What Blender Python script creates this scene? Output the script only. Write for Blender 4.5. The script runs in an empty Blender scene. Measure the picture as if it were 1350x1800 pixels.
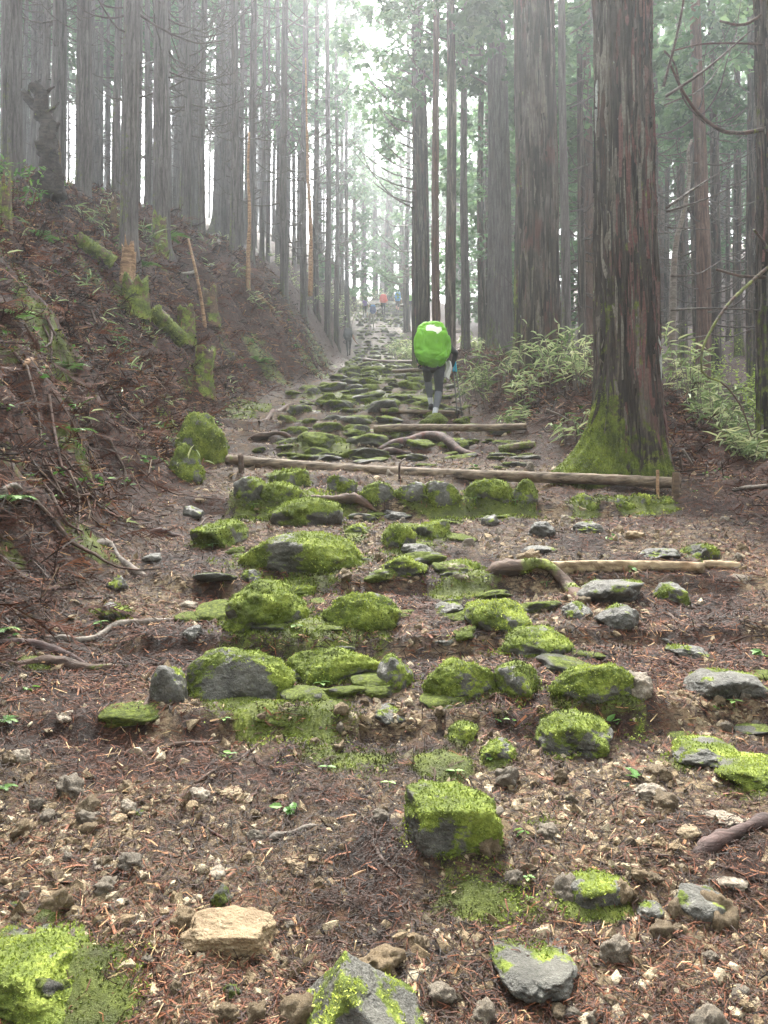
import bpy, math, random
import numpy as np
from mathutils import Vector, Matrix

# ------------------------------------------------------------------ camera, sky, sun, exposure
scene = bpy.context.scene
C = bpy.data.collections.new("forest_trail")
scene.collection.children.link(C)
R = math.radians
F_PX, PITCH, EYE = 1360.0, R(1.5), 1.5
HAZE = 0.0024
cam_data = bpy.data.cameras.new("camera")
cam_data.sensor_fit = 'VERTICAL'
cam_data.sensor_height = 24.0
cam_data.lens = 24.0 * F_PX / 1800.0
cam_data.clip_start = 0.05
cam_data.clip_end = 2000.0
cam = bpy.data.objects.new("camera", cam_data)
cam.location = (0, 0, EYE)
cam.rotation_euler = (R(90) + PITCH, 0, 0)
C.objects.link(cam)
scene.camera = cam

SUN_EL, SUN_AZ = R(54), R(-8)          # soft light from high up, ahead and slightly to the side
world = bpy.data.worlds.new("World")
scene.world = world
world.use_nodes = True
wn = world.node_tree.nodes
wl = world.node_tree.links
wn.clear()
sky = wn.new('ShaderNodeTexSky')
sky.sky_type = 'NISHITA'
sky.sun_disc = False
sky.sun_elevation = SUN_EL
sky.sun_rotation = SUN_AZ
sky.air_density = 1.0
sky.dust_density = 6.0
sky.ozone_density = 1.0
hs = wn.new('ShaderNodeHueSaturation')     # an overcast sky: nearly white
hs.inputs['Saturation'].default_value = 0.08
hs.inputs['Value'].default_value = 1.0
bg = wn.new('ShaderNodeBackground')
bg.inputs['Strength'].default_value = 0.055
wo = wn.new('ShaderNodeOutputWorld')
wl.new(sky.outputs[0], hs.inputs['Color'])
wl.new(hs.outputs[0], bg.inputs['Color'])
wl.new(bg.outputs[0], wo.inputs['Surface'])

sun_data = bpy.data.lights.new("sun", 'SUN')
sun_data.energy = 1.5
sun_data.angle = R(15)
sun_data.color = (1.0, 0.945, 0.86)
sun = bpy.data.objects.new("sun", sun_data)
sd = Vector((math.sin(SUN_AZ) * math.cos(SUN_EL), math.cos(SUN_AZ) * math.cos(SUN_EL), math.sin(SUN_EL)))
sun.rotation_euler = sd.to_track_quat('Z', 'Y').to_euler()
sun.location = (0, 0, 60)
C.objects.link(sun)

vs = scene.view_settings
vs.view_transform = 'Standard'
vs.look = 'None'
vs.exposure = 4.1
vs.gamma = 1.0
vs.use_curve_mapping = False
cy = scene.cycles
cy.max_bounces = 6
cy.diffuse_bounces = 3
cy.glossy_bounces = 2
cy.transmission_bounces = 3
cy.volume_bounces = 1
cy.transparent_max_bounces = 8
cy.use_denoising = True
cy.caustics_reflective = False
cy.caustics_refractive = False

rng = np.random.default_rng(7)
random.seed(7)

# ------------------------------------------------------------------ noise
def _hash(ix, iy, iz, seed):
    h = (ix.astype(np.uint32) * np.uint32(374761393)) ^ (iy.astype(np.uint32) * np.uint32(668265263)) ^ (iz.astype(np.uint32) * np.uint32(2147483647 & 0x5bd1e995)) ^ np.uint32((seed * 2654435761) & 0xffffffff)
    h = (h ^ (h >> np.uint32(13))) * np.uint32(1274126177)
    h = (h ^ (h >> np.uint32(16))) * np.uint32(2246822519)
    h = h ^ (h >> np.uint32(15))
    return (h & np.uint32(0xffffff)).astype(np.float64) / float(0xffffff) * 2 - 1

def vnoise(P, seed=0):
    P = np.asarray(P, float)
    I = np.floor(P).astype(np.int64)
    f = P - I
    f = f * f * f * (f * (f * 6 - 15) + 10)
    out = 0
    for dx in (0, 1):
        wx = f[..., 0] if dx else 1 - f[..., 0]
        for dy in (0, 1):
            wy = f[..., 1] if dy else 1 - f[..., 1]
            for dz in (0, 1):
                wz = f[..., 2] if dz else 1 - f[..., 2]
                out = out + wx * wy * wz * _hash(I[..., 0] + dx, I[..., 1] + dy, I[..., 2] + dz, seed)
    return out

def noise2(x, y, seed=0):
    I = np.floor(x).astype(np.int64); J = np.floor(y).astype(np.int64)
    fx = x - I; fy = y - J
    fx = fx * fx * (3 - 2 * fx); fy = fy * fy * (3 - 2 * fy)
    Z = np.zeros_like(I)
    a = _hash(I, J, Z, seed); b = _hash(I + 1, J, Z, seed)
    c = _hash(I, J + 1, Z, seed); d = _hash(I + 1, J + 1, Z, seed)
    return (a * (1 - fx) + b * fx) * (1 - fy) + (c * (1 - fx) + d * fx) * fy

def fbm(P, octs=4, seed=0, gain=0.5):
    a, s, out = 1.0, 1.0, 0
    for o in range(octs):
        out = out + a * vnoise(P * s, seed + o * 17)
        a *= gain; s *= 2.03
    return out

def sstep(a, b, x):
    t = np.clip((x - a) / (b - a), 0, 1)
    return t * t * (3 - 2 * t)

def pchip(pts):
    X = np.array([p[0] for p in pts], float); Y = np.array([p[1] for p in pts], float)
    h = np.diff(X); dl = np.diff(Y) / h
    m = np.zeros(len(X)); m[0] = dl[0]; m[-1] = dl[-1]
    for i in range(1, len(X) - 1):
        if dl[i - 1] * dl[i] > 0:
            w1 = 2 * h[i] + h[i - 1]; w2 = h[i] + 2 * h[i - 1]
            m[i] = (w1 + w2) / (w1 / dl[i - 1] + w2 / dl[i])
    def f(x):
        x = np.clip(np.asarray(x, float), X[0], X[-1])
        i = np.clip(np.searchsorted(X, x) - 1, 0, len(X) - 2)
        t = (x - X[i]) / h[i]
        return ((2*t**3 - 3*t**2 + 1) * Y[i] + (t**3 - 2*t**2 + t) * h[i] * m[i]
                + (-2*t**3 + 3*t**2) * Y[i + 1] + (t**3 - t**2) * h[i] * m[i + 1])
    return f

# ------------------------------------------------------------------ terrain
trail_z = pchip([(-60, -7), (-30, -6), (-5, -1.3), (0, 0), (1.65, .45), (7.4, 2.02), (12.3, 3.36), (20, 5.45), (30, 7.95), (42, 11.2),
                 (51, 15.0), (60, 18.5), (68, 21.9), (76, 24.2), (90, 25.3), (120, 25.0), (260, 18)])
left_toe = pchip([(-60, -1.5), (0, -1.4), (3.8, -1.5), (7.4, -1.75), (12, -2.35), (16, -2.3), (20, -1.6), (26, -1.7), (45, -2.0), (60, -2.4), (260, -3)])
right_toe = pchip([(-60, 2.2), (0, 2.2), (5, 2.5), (7.4, 2.7), (9, 1.9), (12, 1.45), (20, 1.6), (40, 1.7), (60, 1.9), (260, 2)])
left_bank = pchip([(-1, 0), (0, 0), (.3, .12), (.8, .75), (1.6, 1.8), (2.3, 2.68), (3.2, 3.35), (5, 4.05), (9, 5.0), (20, 6.0), (60, 8), (260, 8)])
right_bank = pchip([(-1, 0), (0, 0), (.4, .25), (1.0, .62), (1.7, .62), (2.5, .15), (3.5, -.3), (6, -.9), (9, -1.1), (12, -.3), (15, 1.0), (24, 3.6), (40, 7), (80, 11), (260, 11)])
right_near = pchip([(-1, 0), (0, 0), (.5, .03), (1.2, -.05), (3.0, -.4), (6, -.9), (9, -1.2), (12, -.5), (15, 1.0), (24, 3.6), (40, 7), (80, 11), (260, 11)])
STEPS = [(3.0, .8, .07), (3.72, .7, .07), (4.5, .75, .08), (6.45, 1.0, .13), (7.45, .9, .08), (9.3, 1.1, .10)]
_y = 10.4
while _y < 66:
    STEPS.append((_y, 1.05, .15)); _y += 1.12

def height(x, y):
    x = np.asarray(x, float); y = np.asarray(y, float)
    z = trail_z(y)
    xl = left_toe(y) + .10 * noise2(y * 1.3, x * 0 + 3.1, 5)
    xr = right_toe(y) + .10 * noise2(y * 1.1, x * 0 + 7.7, 6)
    grow = 1 + .012 * np.clip(y - 10, 0, 30)
    ul, ur = xl - x, x - xr
    z = z + np.where(ul > 0, left_bank(ul) * grow, 0)
    k = sstep(7.2, 10.0, y)
    z = z + np.where(ur > 0, right_bank(ur) * k + right_near(ur) * (1 - k), 0)
    on = sstep(-.1, .35, -ul) * sstep(-.1, .35, -ur)
    yy = y + .10 * noise2(x * 1.7, y * .3, 9)
    st = 0
    for (y0, L, A) in STEPS:
        t = (yy - (y0 - L)) / L
        st = st - A * np.where((t > 0) & (t < 1), np.minimum(t, (1 - t) * 14), 0)
    z = z + st * on
    bank = sstep(.15, .8, ul) + .7 * sstep(.1, .7, ur)
    fade = 1 / (1 + np.clip(y - 25, 0, 999) * .02)
    z = z + (.012 * noise2(x * 9, y * 9, 11) + .03 * noise2(x * 3.1, y * 3.1, 12) + .005 * noise2(x * 26, y * 26, 13)) * (1 + 0 * bank)
    z = z + bank * fade * (.16 * noise2(x * 1.2, y * 1.2, 14) + .14 * noise2(x * 3.3, y * 3.3, 15) + .085 * noise2(x * 8, y * 8, 16) + .045 * noise2(x * 19, y * 19, 19))
    return z

def normals(x, y, e=.03):
    nx = -(height(x + e, y) - height(x - e, y)) / (2 * e)
    ny = -(height(x, y + e) - height(x, y - e)) / (2 * e)
    n = np.stack([nx, ny, np.ones_like(nx)], -1)
    return n / np.linalg.norm(n, axis=-1, keepdims=True)

def hz(x, y):
    return float(height(np.array([x]), np.array([y]))[0])

_cp, _sp = math.cos(PITCH), math.sin(PITCH)
def ray(px, py):
    a, b = (px - 675) / F_PX, (900 - py) / F_PX
    return np.array([a, _cp - b * _sp, _sp + b * _cp])

def ground_at(px, py, far=90):
    """where the ground lies along the line of sight through one point of the photograph"""
    d = ray(px, py)
    t = np.concatenate([np.linspace(.8, 12, 700), np.linspace(12, far, 1500)])
    X, Y, Z = d[0] * t, d[1] * t, EYE + d[2] * t
    below = Z < height(X, Y)
    i = int(np.argmax(below)) if below.any() else len(t) - 1
    return float(X[i]), float(Y[i]), hz(X[i], Y[i])

def z_row(py, y):
    d = ray(675, py)
    return EYE + d[2] / d[1] * y

# ------------------------------------------------------------------ mesh helpers
def make_mesh(name, V, F, mats=None, smooth=True, attrs=None, midx=None):
    """V (n,3); F an (m,k) index array or a list of such arrays"""
    Fs = F if isinstance(F, list) else [F]
    Fs = [np.asarray(f, np.int32) for f in Fs if len(f)]
    me = bpy.data.meshes.new(name)
    me.vertices.add(len(V))
    me.vertices.foreach_set("co", np.ascontiguousarray(V, np.float32).ravel())
    idx = np.concatenate([f.ravel() for f in Fs])
    tot = np.concatenate([np.full(len(f), f.shape[1], np.int32) for f in Fs])
    start = np.concatenate([[0], np.cumsum(tot)[:-1]]).astype(np.int32)
    me.loops.add(len(idx)); me.polygons.add(len(tot))
    me.loops.foreach_set("vertex_index", idx)
    me.polygons.foreach_set("loop_start", start)
    me.polygons.foreach_set("loop_total", tot)
    me.polygons.foreach_set("use_smooth", np.full(len(tot), bool(smooth)))
    for k, v in (attrs or {}).items():
        v = np.asarray(v, np.float32)
        at = me.attributes.new(k, 'FLOAT', 'POINT')
        at.data.foreach_set("value", v)
    if mats is not None:
        for m in (mats if isinstance(mats, (list, tuple)) else [mats]):
            me.materials.append(m)
    if midx is not None:
        me.polygons.foreach_set("material_index", np.asarray(midx, np.int32))
    me.update(calc_edges=True)
    me.validate()
    return me

def link(name, me, parent=None, loc=(0, 0, 0), rot=(0, 0, 0), scale=(1, 1, 1)):
    o = bpy.data.objects.new(name, me)
    o.location = loc; o.rotation_euler = rot; o.scale = scale
    if parent is not None:
        o.parent = parent
    C.objects.link(o)
    return o

def empty(name, loc=(0, 0, 0), rotz=0.0):
    o = bpy.data.objects.new(name, None)
    o.location = loc; o.rotation_euler = (0, 0, rotz)
    o.empty_display_size = .2
    C.objects.link(o)
    return o

def tag(o, label, cat, group=None):
    o["label"] = label; o["category"] = cat
    if group:
        o["group"] = group
    return o

def kind(o, k, label=None):
    o["kind"] = k
    if label:
        o["label"] = label
    return o

def tube(P, r, sides=6, cap=True, wob=0.0, seed=0):
    """swept tube: P (n,3), r (n,) -> verts, list of face arrays"""
    P = np.asarray(P, float); r = np.broadcast_to(np.asarray(r, float), (len(P),))
    T = np.gradient(P, axis=0); T /= np.linalg.norm(T, axis=1, keepdims=True) + 1e-9
    up = np.array([0., 0, 1]) if abs(T[0, 2]) < .9 else np.array([1., 0, 0])
    N = np.zeros_like(P); 
    n = np.cross(T[0], up); n /= np.linalg.norm(n)
    for i in range(len(P)):
        n = n - T[i] * n.dot(T[i]); n /= np.linalg.norm(n) + 1e-9
        N[i] = n
    B = np.cross(T, N)
    a = np.linspace(0, 2 * math.pi, sides, endpoint=False)
    rr = np.repeat(r[:, None], sides, 1)
    if wob:
        g = np.stack([np.cos(a)[None] * 2 + 0 * rr, np.sin(a)[None] * 2 + 0 * rr, np.arange(len(P))[:, None] * .5 + 0 * rr], -1)
        rr = rr * (1 + wob * fbm(g * 1.3 + seed * 3.7, 3, seed))
    V = P[:, None] + rr[..., None] * (np.cos(a)[None, :, None] * N[:, None] + np.sin(a)[None, :, None] * B[:, None])
    V = V.reshape(-1, 3)
    i = np.arange(len(P) - 1)[:, None] * sides; j = np.arange(sides)[None]; j2 = (j + 1) % sides
    Fq = np.stack([i + j, i + j2, i + sides + j2, i + sides + j], -1).reshape(-1, 4)
    Fs = [Fq]
    if cap:
        n0 = len(V)
        V = np.concatenate([V, P[:1], P[-1:]])
        j = np.arange(sides); j2 = (j + 1) % sides
        Fs.append(np.stack([j2, j, np.full(sides, n0)], -1))
        k = (len(P) - 1) * sides
        Fs.append(np.stack([k + j, k + j2, np.full(sides, n0 + 1)], -1))
    return V, Fs

def join(parts):
    """[(V, F or [F])] -> V, [quads, tris]"""
    Vs, q, t, n = [], [], [], 0
    for V, F in parts:
        for f in (F if isinstance(F, list) else [F]):
            f = np.asarray(f)
            if not len(f):
                continue
            (q if f.shape[1] == 4 else t).append(f + n)
        Vs.append(V); n += len(V)
    out = []
    if q: out.append(np.concatenate(q))
    if t: out.append(np.concatenate(t))
    return np.concatenate(Vs), out

def spline(pts, n):
    P = np.asarray(pts, float)
    t = np.concatenate([[0], np.cumsum(np.linalg.norm(np.diff(P, axis=0), axis=1))])
    u = np.linspace(0, t[-1], n)
    if len(P) < 3:
        return np.stack([np.interp(u, t, P[:, k]) for k in range(P.shape[1])], -1)
    m = np.gradient(P, t, axis=0)
    i = np.clip(np.searchsorted(t, u) - 1, 0, len(P) - 2)
    h = (t[i + 1] - t[i])[:, None]; s = ((u - t[i])[:, None]) / h
    return ((2*s**3 - 3*s**2 + 1) * P[i] + (s**3 - 2*s**2 + s) * h * m[i] + (-2*s**3 + 3*s**2) * P[i + 1] + (s**3 - s**2) * h * m[i + 1])

def frames(n, yaw, tilt=None):
    """rotation matrices whose z axis is n (optionally tilted) and whose x axis has heading yaw"""
    n = np.asarray(n, float)
    if tilt is not None:
        n = n + tilt
        n = n / np.linalg.norm(n, axis=1, keepdims=True)
    h = np.stack([np.cos(yaw), np.sin(yaw), 0 * yaw], -1)
    x = h - n * (h * n).sum(1, keepdims=True)
    x /= np.linalg.norm(x, axis=1, keepdims=True) + 1e-9
    y = np.cross(n, x)
    return np.stack([x, y, n], -1)      # columns

def replicate(T, F, pos, M, S):
    """N copies of one small template in one mesh"""
    T = np.asarray(T, float); N = len(pos)
    S = np.asarray(S, float)
    if S.ndim == 1:
        S = np.repeat(S[:, None], 3, 1)
    V = np.einsum('nij,nkj->nki', M, T[None] * S[:, None]) + pos[:, None]
    Fs = []
    for f in (F if isinstance(F, list) else [F]):
        f = np.asarray(f)
        Fs.append((f[None] + (np.arange(N) * len(T))[:, None, None]).reshape(-1, f.shape[1]))
    return V.reshape(-1, 3), Fs

_ico = {}
def icosphere(level):
    if level in _ico:
        return _ico[level]
    if level == 0:
        t = (1 + 5 ** .5) / 2
        V = np.array([[-1, t, 0], [1, t, 0], [-1, -t, 0], [1, -t, 0], [0, -1, t], [0, 1, t], [0, -1, -t], [0, 1, -t], [t, 0, -1], [t, 0, 1], [-t, 0, -1], [-t, 0, 1]], float)
        F = np.array([[0, 11, 5], [0, 5, 1], [0, 1, 7], [0, 7, 10], [0, 10, 11], [1, 5, 9], [5, 11, 4], [11, 10, 2], [10, 7, 6], [7, 1, 8], [3, 9, 4], [3, 4, 2], [3, 2, 6], [3, 6, 8], [3, 8, 9], [4, 9, 5], [2, 4, 11], [6, 2, 10], [8, 6, 7], [9, 8, 1]])
        V /= np.linalg.norm(V, axis=1, keepdims=True)
    else:
        V, F = icosphere(level - 1)
        E = np.sort(np.concatenate([F[:, [0, 1]], F[:, [1, 2]], F[:, [2, 0]]]), 1)
        U, inv = np.unique(E, axis=0, return_inverse=True)
        inv = inv.reshape(-1)
        mid = V[U].mean(1); mid /= np.linalg.norm(mid, axis=1, keepdims=True)
        n, m = len(V), len(F)
        a, b, c = inv[:m] + n, inv[m:2 * m] + n, inv[2 * m:] + n
        V = np.concatenate([V, mid])
        F = np.concatenate([np.stack([F[:, 0], a, c], 1), np.stack([F[:, 1], b, a], 1), np.stack([F[:, 2], c, b], 1), np.stack([a, b, c], 1)])
    _ico[level] = (V, F)
    return V, F

def rock_shape(level, seed, cuts=9, rough=.05, flat=None, planes=None, k=17.0):
    """unit rock in a [-1,1] box: a ball cut by random planes, then weathered"""
    D, F = icosphere(level)
    r = np.random.default_rng(seed)
    n = r.normal(size=(cuts, 3)); n /= np.linalg.norm(n, axis=1, keepdims=True)
    o = r.uniform(.62, .92, cuts)
    if flat is not None:
        n = np.concatenate([n, [[.06, -.05, 1.]]]); o = np.append(o, flat)
    if planes:
        q = np.array([p[0] for p in planes], float); q /= np.linalg.norm(q, axis=1, keepdims=True)
        n = np.concatenate([n, q]); o = np.append(o, [p[1] for p in planes])
    dn = D @ n.T
    rad = np.where(dn > .05, o[None] / np.maximum(dn, .05), 9.)
    # a soft minimum rounds the edges
    soft = -np.log(np.exp(-k * np.minimum(rad, 2.0)).sum(1) + np.exp(-k * 1.05)) / k
    V = D * soft[:, None]
    V = V * (1 + (rough * 2.2 * fbm(D * 1.6 + seed, 2, seed) + rough * fbm(D * 5 + seed, 3, seed + 5))[:, None])
    lo, hi = V.min(0), V.max(0)
    V = (V - (lo + hi) / 2) / ((hi - lo) / 2)
    return V, F

def vert_normals(V, F):
    fn = np.cross(V[F[:, 1]] - V[F[:, 0]], V[F[:, 2]] - V[F[:, 0]])
    N = np.zeros_like(V)
    for k in range(3):
        np.add.at(N, F[:, k], fn)
    return N / (np.linalg.norm(N, axis=1, keepdims=True) + 1e-12)

# ------------------------------------------------------------------ materials
class Mat:
    def __init__(s, name, rough=.8, spec=.3):
        s.m = bpy.data.materials.new(name); s.m.use_nodes = True
        s.t = s.m.node_tree; s.t.nodes.clear()
        s.out = s.n('ShaderNodeOutputMaterial')
        s.b = s.n('ShaderNodeBsdfPrincipled')
        s.b.inputs['Roughness'].default_value = rough
        s.b.inputs['Specular IOR Level'].default_value = spec
        s.l(s.b.outputs[0], s.out.inputs['Surface'])
    def n(s, t, **kw):
        nd = s.t.nodes.new(t)
        for k, v in kw.items():
            setattr(nd, k, v)
        return nd
    def l(s, a, b):
        s.t.links.new(a, b)
    def put(s, sock, v):
        if isinstance(v, bpy.types.NodeSocket): s.l(v, sock)
        elif isinstance(v, (tuple, list)) and len(v) == 3 and sock.type == 'RGBA': sock.default_value = (*v, 1)
        else: sock.default_value = v
    def coord(s, scale=(1, 1, 1), which='Object'):
        c = s.n('ShaderNodeTexCoord'); m = s.n('ShaderNodeMapping')
        m.inputs['Scale'].default_value = scale if isinstance(scale, (tuple, list)) else (scale,) * 3
        s.l(c.outputs[which], m.inputs['Vector'])
        return m.outputs[0]
    def noise(s, vec, scale, detail=4, rough=.6, dist=0):
        t = s.n('ShaderNodeTexNoise')
        s.l(vec, t.inputs['Vector'])
        t.inputs['Scale'].default_value = scale; t.inputs['Detail'].default_value = detail
        t.inputs['Roughness'].default_value = rough; t.inputs['Distortion'].default_value = dist
        return t.outputs['Fac']
    def voronoi(s, vec, scale, feature='F1', out='Distance'):
        t = s.n('ShaderNodeTexVoronoi', feature=feature)
        s.l(vec, t.inputs['Vector']); t.inputs['Scale'].default_value = scale
        return t.outputs[out]
    def ramp(s, fac, stops):
        r = s.n('ShaderNodeValToRGB')
        e = r.color_ramp.elements
        while len(e) < len(stops): e.new(.5)
        for k, (p, c) in enumerate(stops):
            e[k].position = p; e[k].color = (*c, 1) if len(c) == 3 else c
        s.put(r.inputs[0], fac)
        return r.outputs[0]
    def step(s, fac, a, b, lo=0., hi=1.):
        r = s.n('ShaderNodeMapRange', interpolation_type='SMOOTHSTEP')
        s.put(r.inputs[0], fac)
        for k, v in zip((1, 2, 3, 4), (a, b, lo, hi)): r.inputs[k].default_value = v
        return r.outputs[0]
    def math(s, op, a, b=0.):
        m = s.n('ShaderNodeMath', operation=op)
        s.put(m.inputs[0], a); s.put(m.inputs[1], b)
        return m.outputs[0]
    def mix(s, fac, a, b, mode='MIX'):
        m = s.n('ShaderNodeMix', data_type='RGBA', blend_type=mode)
        s.put(m.inputs[0], fac); s.put(m.inputs[6], a); s.put(m.inputs[7], b)
        return m.outputs[2]
    def attr(s, name):
        return s.n('ShaderNodeAttribute', attribute_name=name).outputs['Fac']
    def objrnd(s):
        return s.n('ShaderNodeObjectInfo').outputs['Random']
    def color(s, c): s.put(s.b.inputs['Base Color'], c)
    def rough(s, v): s.put(s.b.inputs['Roughness'], v)
    def bump(s, h, strength=.5, dist=.02):
        b = s.n('ShaderNodeBump')
        b.inputs['Strength'].default_value = strength; b.inputs['Distance'].default_value = dist
        s.put(b.inputs['Height'], h); s.l(b.outputs[0], s.b.inputs['Normal'])
    def translucent(s, col, fac=.35):
        t = s.n('ShaderNodeBsdfTranslucent'); s.put(t.inputs['Color'], col)
        m = s.n('ShaderNodeMixShader'); m.inputs[0].default_value = fac
        s.l(s.b.outputs[0], m.inputs[1]); s.l(t.outputs[0], m.inputs[2]); s.l(m.outputs[0], s.out.inputs['Surface'])

def moss_color(m, vec, scale=1.0):
    n1 = m.noise(vec, 7 * scale, 5, .65)
    n2 = m.noise(vec, 60 * scale, 4, .7)
    c = m.ramp(n1, [(.28, (.040, .044, .011)), (.5, (.145, .185, .028)), (.72, (.36, .42, .07))])
    return m.mix(m.step(n2, .3, .7), m.mix(.55, c, (.02, .04, .006)), c), n2

# ground: dark wet soil, rusty needle litter, pale grit and green film
M = {}
g = Mat('forest_soil', .85, .25)
v = g.coord(1)
n_big, n_mid, n_fine = g.noise(v, 1.7, 4), g.noise(v, 16, 6, .7), g.noise(v, 95, 5, .75)
soil = g.ramp(n_mid, [(.28, (.005, .003, .002)), (.5, (.021, .0086, .0046)), (.75, (.068, .025, .0115))])
soil = g.mix(g.step(n_fine, .54, .72), soil, (.10, .045, .026))
grit = g.ramp(g.noise(v, 55, 5, .7), [(.3, (.10, .066, .038)), (.55, (.27, .205, .125)), (.8, (.46, .38, .26))])
rusty = g.ramp(g.noise(v, 42, 6, .75, .5), [(.32, (.008, .004, .003)), (.48, (.027, .0095, .0048)), (.64, (.092, .030, .013)), (.8, (.19, .070, .030))])
soil = g.mix(g.attr('bank'), soil, rusty)
gm = g.math('MULTIPLY', g.attr('grit'), g.step(n_mid, .36, .60))
soil = g.mix(gm, soil, grit)
mc, mn = moss_color(g, v)
mk = g.step(g.math('ADD', g.attr('moss'), g.math('MULTIPLY', g.math('SUBTRACT', n_mid, .5), .9)), .42, .62)
g.color(g.mix(mk, soil, g.mix(.5, mc, (.030, .030, .009))))
g.rough(g.step(n_mid, .3, .7, .55, .95))
g.bump(g.math('ADD', n_mid, g.math('MULTIPLY', n_fine, .6)), .9, .02)
M['ground'] = g.m

def rock_material(name, dark, light, lichen, wet=.5):
    r = Mat(name, wet, .4)
    v = r.coord(1)
    n1, n2, n3 = r.noise(v, 9, 6, .65), r.noise(v, 45, 6, .7), r.noise(v, 160, 3, .6)
    c = r.ramp(n1, [(.28, dark), (.72, light)])
    c = r.mix(r.step(n2, .55, .75), c, lichen)
    c = r.mix(r.step(n3, .55, .7, 0, .6), c, dark)
    c = r.mix(r.math('MULTIPLY', r.objrnd(), .35), c, (.05, .048, .042))
    mc, mn = moss_color(r, v)
    mk = r.step(r.math('ADD', r.attr('moss'), r.math('MULTIPLY', r.math('SUBTRACT', n2, .5), .9)), .43, .57)
    r.color(r.mix(mk, c, mc))
    r.rough(r.mix(mk, (wet, wet, wet), (.95, .95, .95)))
    r.bump(r.math('ADD', r.math('MULTIPLY', n1, 1.2), r.math('ADD', n2, r.math('MULTIPLY', n3, .35))), .85, .018)
    return r.m
M['rock'] = rock_material('wet_grey_rock', (.026, .026, .022), (.17, .165, .14), (.31, .31, .265), .45)
M['tan_rock'] = rock_material('tan_pumice_rock', (.15, .10, .052), (.38, .285, .165), (.50, .405, .26), .7)
M['pale_rock'] = rock_material('pale_lichen_rock', (.13, .11, .08), (.42, .35, .265), (.60, .55, .46), .7)

def speck_material(name, stops, rough=.8, trans=None, spec=.3):
    m = Mat(name, rough, spec)
    c = m.ramp(m.attr('rnd'), stops)
    n = m.noise(m.coord(1), 40, 3)
    c = m.mix(m.step(n, .3, .7, .0, .45), c, (.02, .014, .01)) if trans is None else c
    m.color(c)
    if trans: m.translucent(c, trans)
    return m.m
M['litter'] = speck_material('needle_litter', [(0, (.005, .003, .002)), (.42, (.034, .0110, .0050)), (.68, (.125, .038, .016)), (.88, (.235, .085, .036)), (.97, (.36, .20, .09)), (1, (.52, .38, .20))], .7)
M['frond'] = speck_material('dead_cedar_frond', [(0, (.014, .006, .004)), (.5, (.070, .023, .013)), (.85, (.16, .056, .026)), (1, (.25, .095, .042))], .75)
M['pebble'] = speck_material('grit_pebbles', [(0, (.04, .032, .024)), (.25, (.15, .105, .06)), (.65, (.32, .235, .14)), (1, (.48, .385, .255))], .8)
p_ = Mat('grit_pebbles', .85, .2)
pv_ = p_.coord(1)
pn1, pn2 = p_.noise(pv_, 70, 5, .75), p_.noise(pv_, 260, 4, .7)
pc = p_.ramp(p_.attr('rnd'), [(0, (.06, .048, .035)), (.2, (.20, .145, .085)), (.6, (.42, .325, .205)), (1, (.62, .53, .38))])
pc = p_.mix(p_.step(pn1, .46, .66, 0, .55), pc, (.075, .048, .026))
pc = p_.mix(p_.step(pn2, .54, .68, 0, .45), pc, (.04, .028, .018))
p_.color(pc)
p_.bump(p_.math('ADD', pn1, p_.math('MULTIPLY', pn2, .6)), 1.0, .012)
M['pebble'] = p_.m
M['moss'] = speck_material('moss_leaves', [(0, (.042, .048, .012)), (.38, (.165, .22, .032)), (1, (.46, .52, .10))], .7, .25)
M['moss_dry'] = speck_material('moss_stems', [(0, (.02, .032, .006)), (.6, (.05, .075, .011)), (1, (.10, .12, .018))], .8, .2)
M['weed'] = speck_material('fresh_leaves', [(0, (.05, .13, .02)), (.6, (.11, .24, .05)), (1, (.22, .36, .09))], .5, .35, .4)
M['sasa'] = speck_material('bamboo_leaves', [(0, (.07, .12, .04)), (.4, (.21, .29, .11)), (.75, (.40, .48, .24)), (1, (.58, .60, .33))], .45, .35, .45)
M['spring'] = speck_material('spring_leaves', [(0, (.26, .40, .07)), (1, (.48, .60, .14))], .6, .5)
M['strip'] = speck_material('bark_strips', [(0, (.014, .011, .009)), (.40, (.065, .052, .042)), (.48, (.12, .055, .045)), (.66, (.17, .085, .075)), (.74, (.11, .095, .072)), (.96, (.22, .20, .16)), (1, (.45, .48, .43))], .85)
M['needles'] = speck_material('cedar_needles', [(0, (.05, .10, .05)), (.6, (.10, .19, .085)), (1, (.18, .28, .13))], .7, .5)
M['brush'] = speck_material('dead_brush', [(0, (.03, .018, .012)), (.6, (.10, .065, .042)), (1, (.28, .20, .13))], .8)

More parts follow.
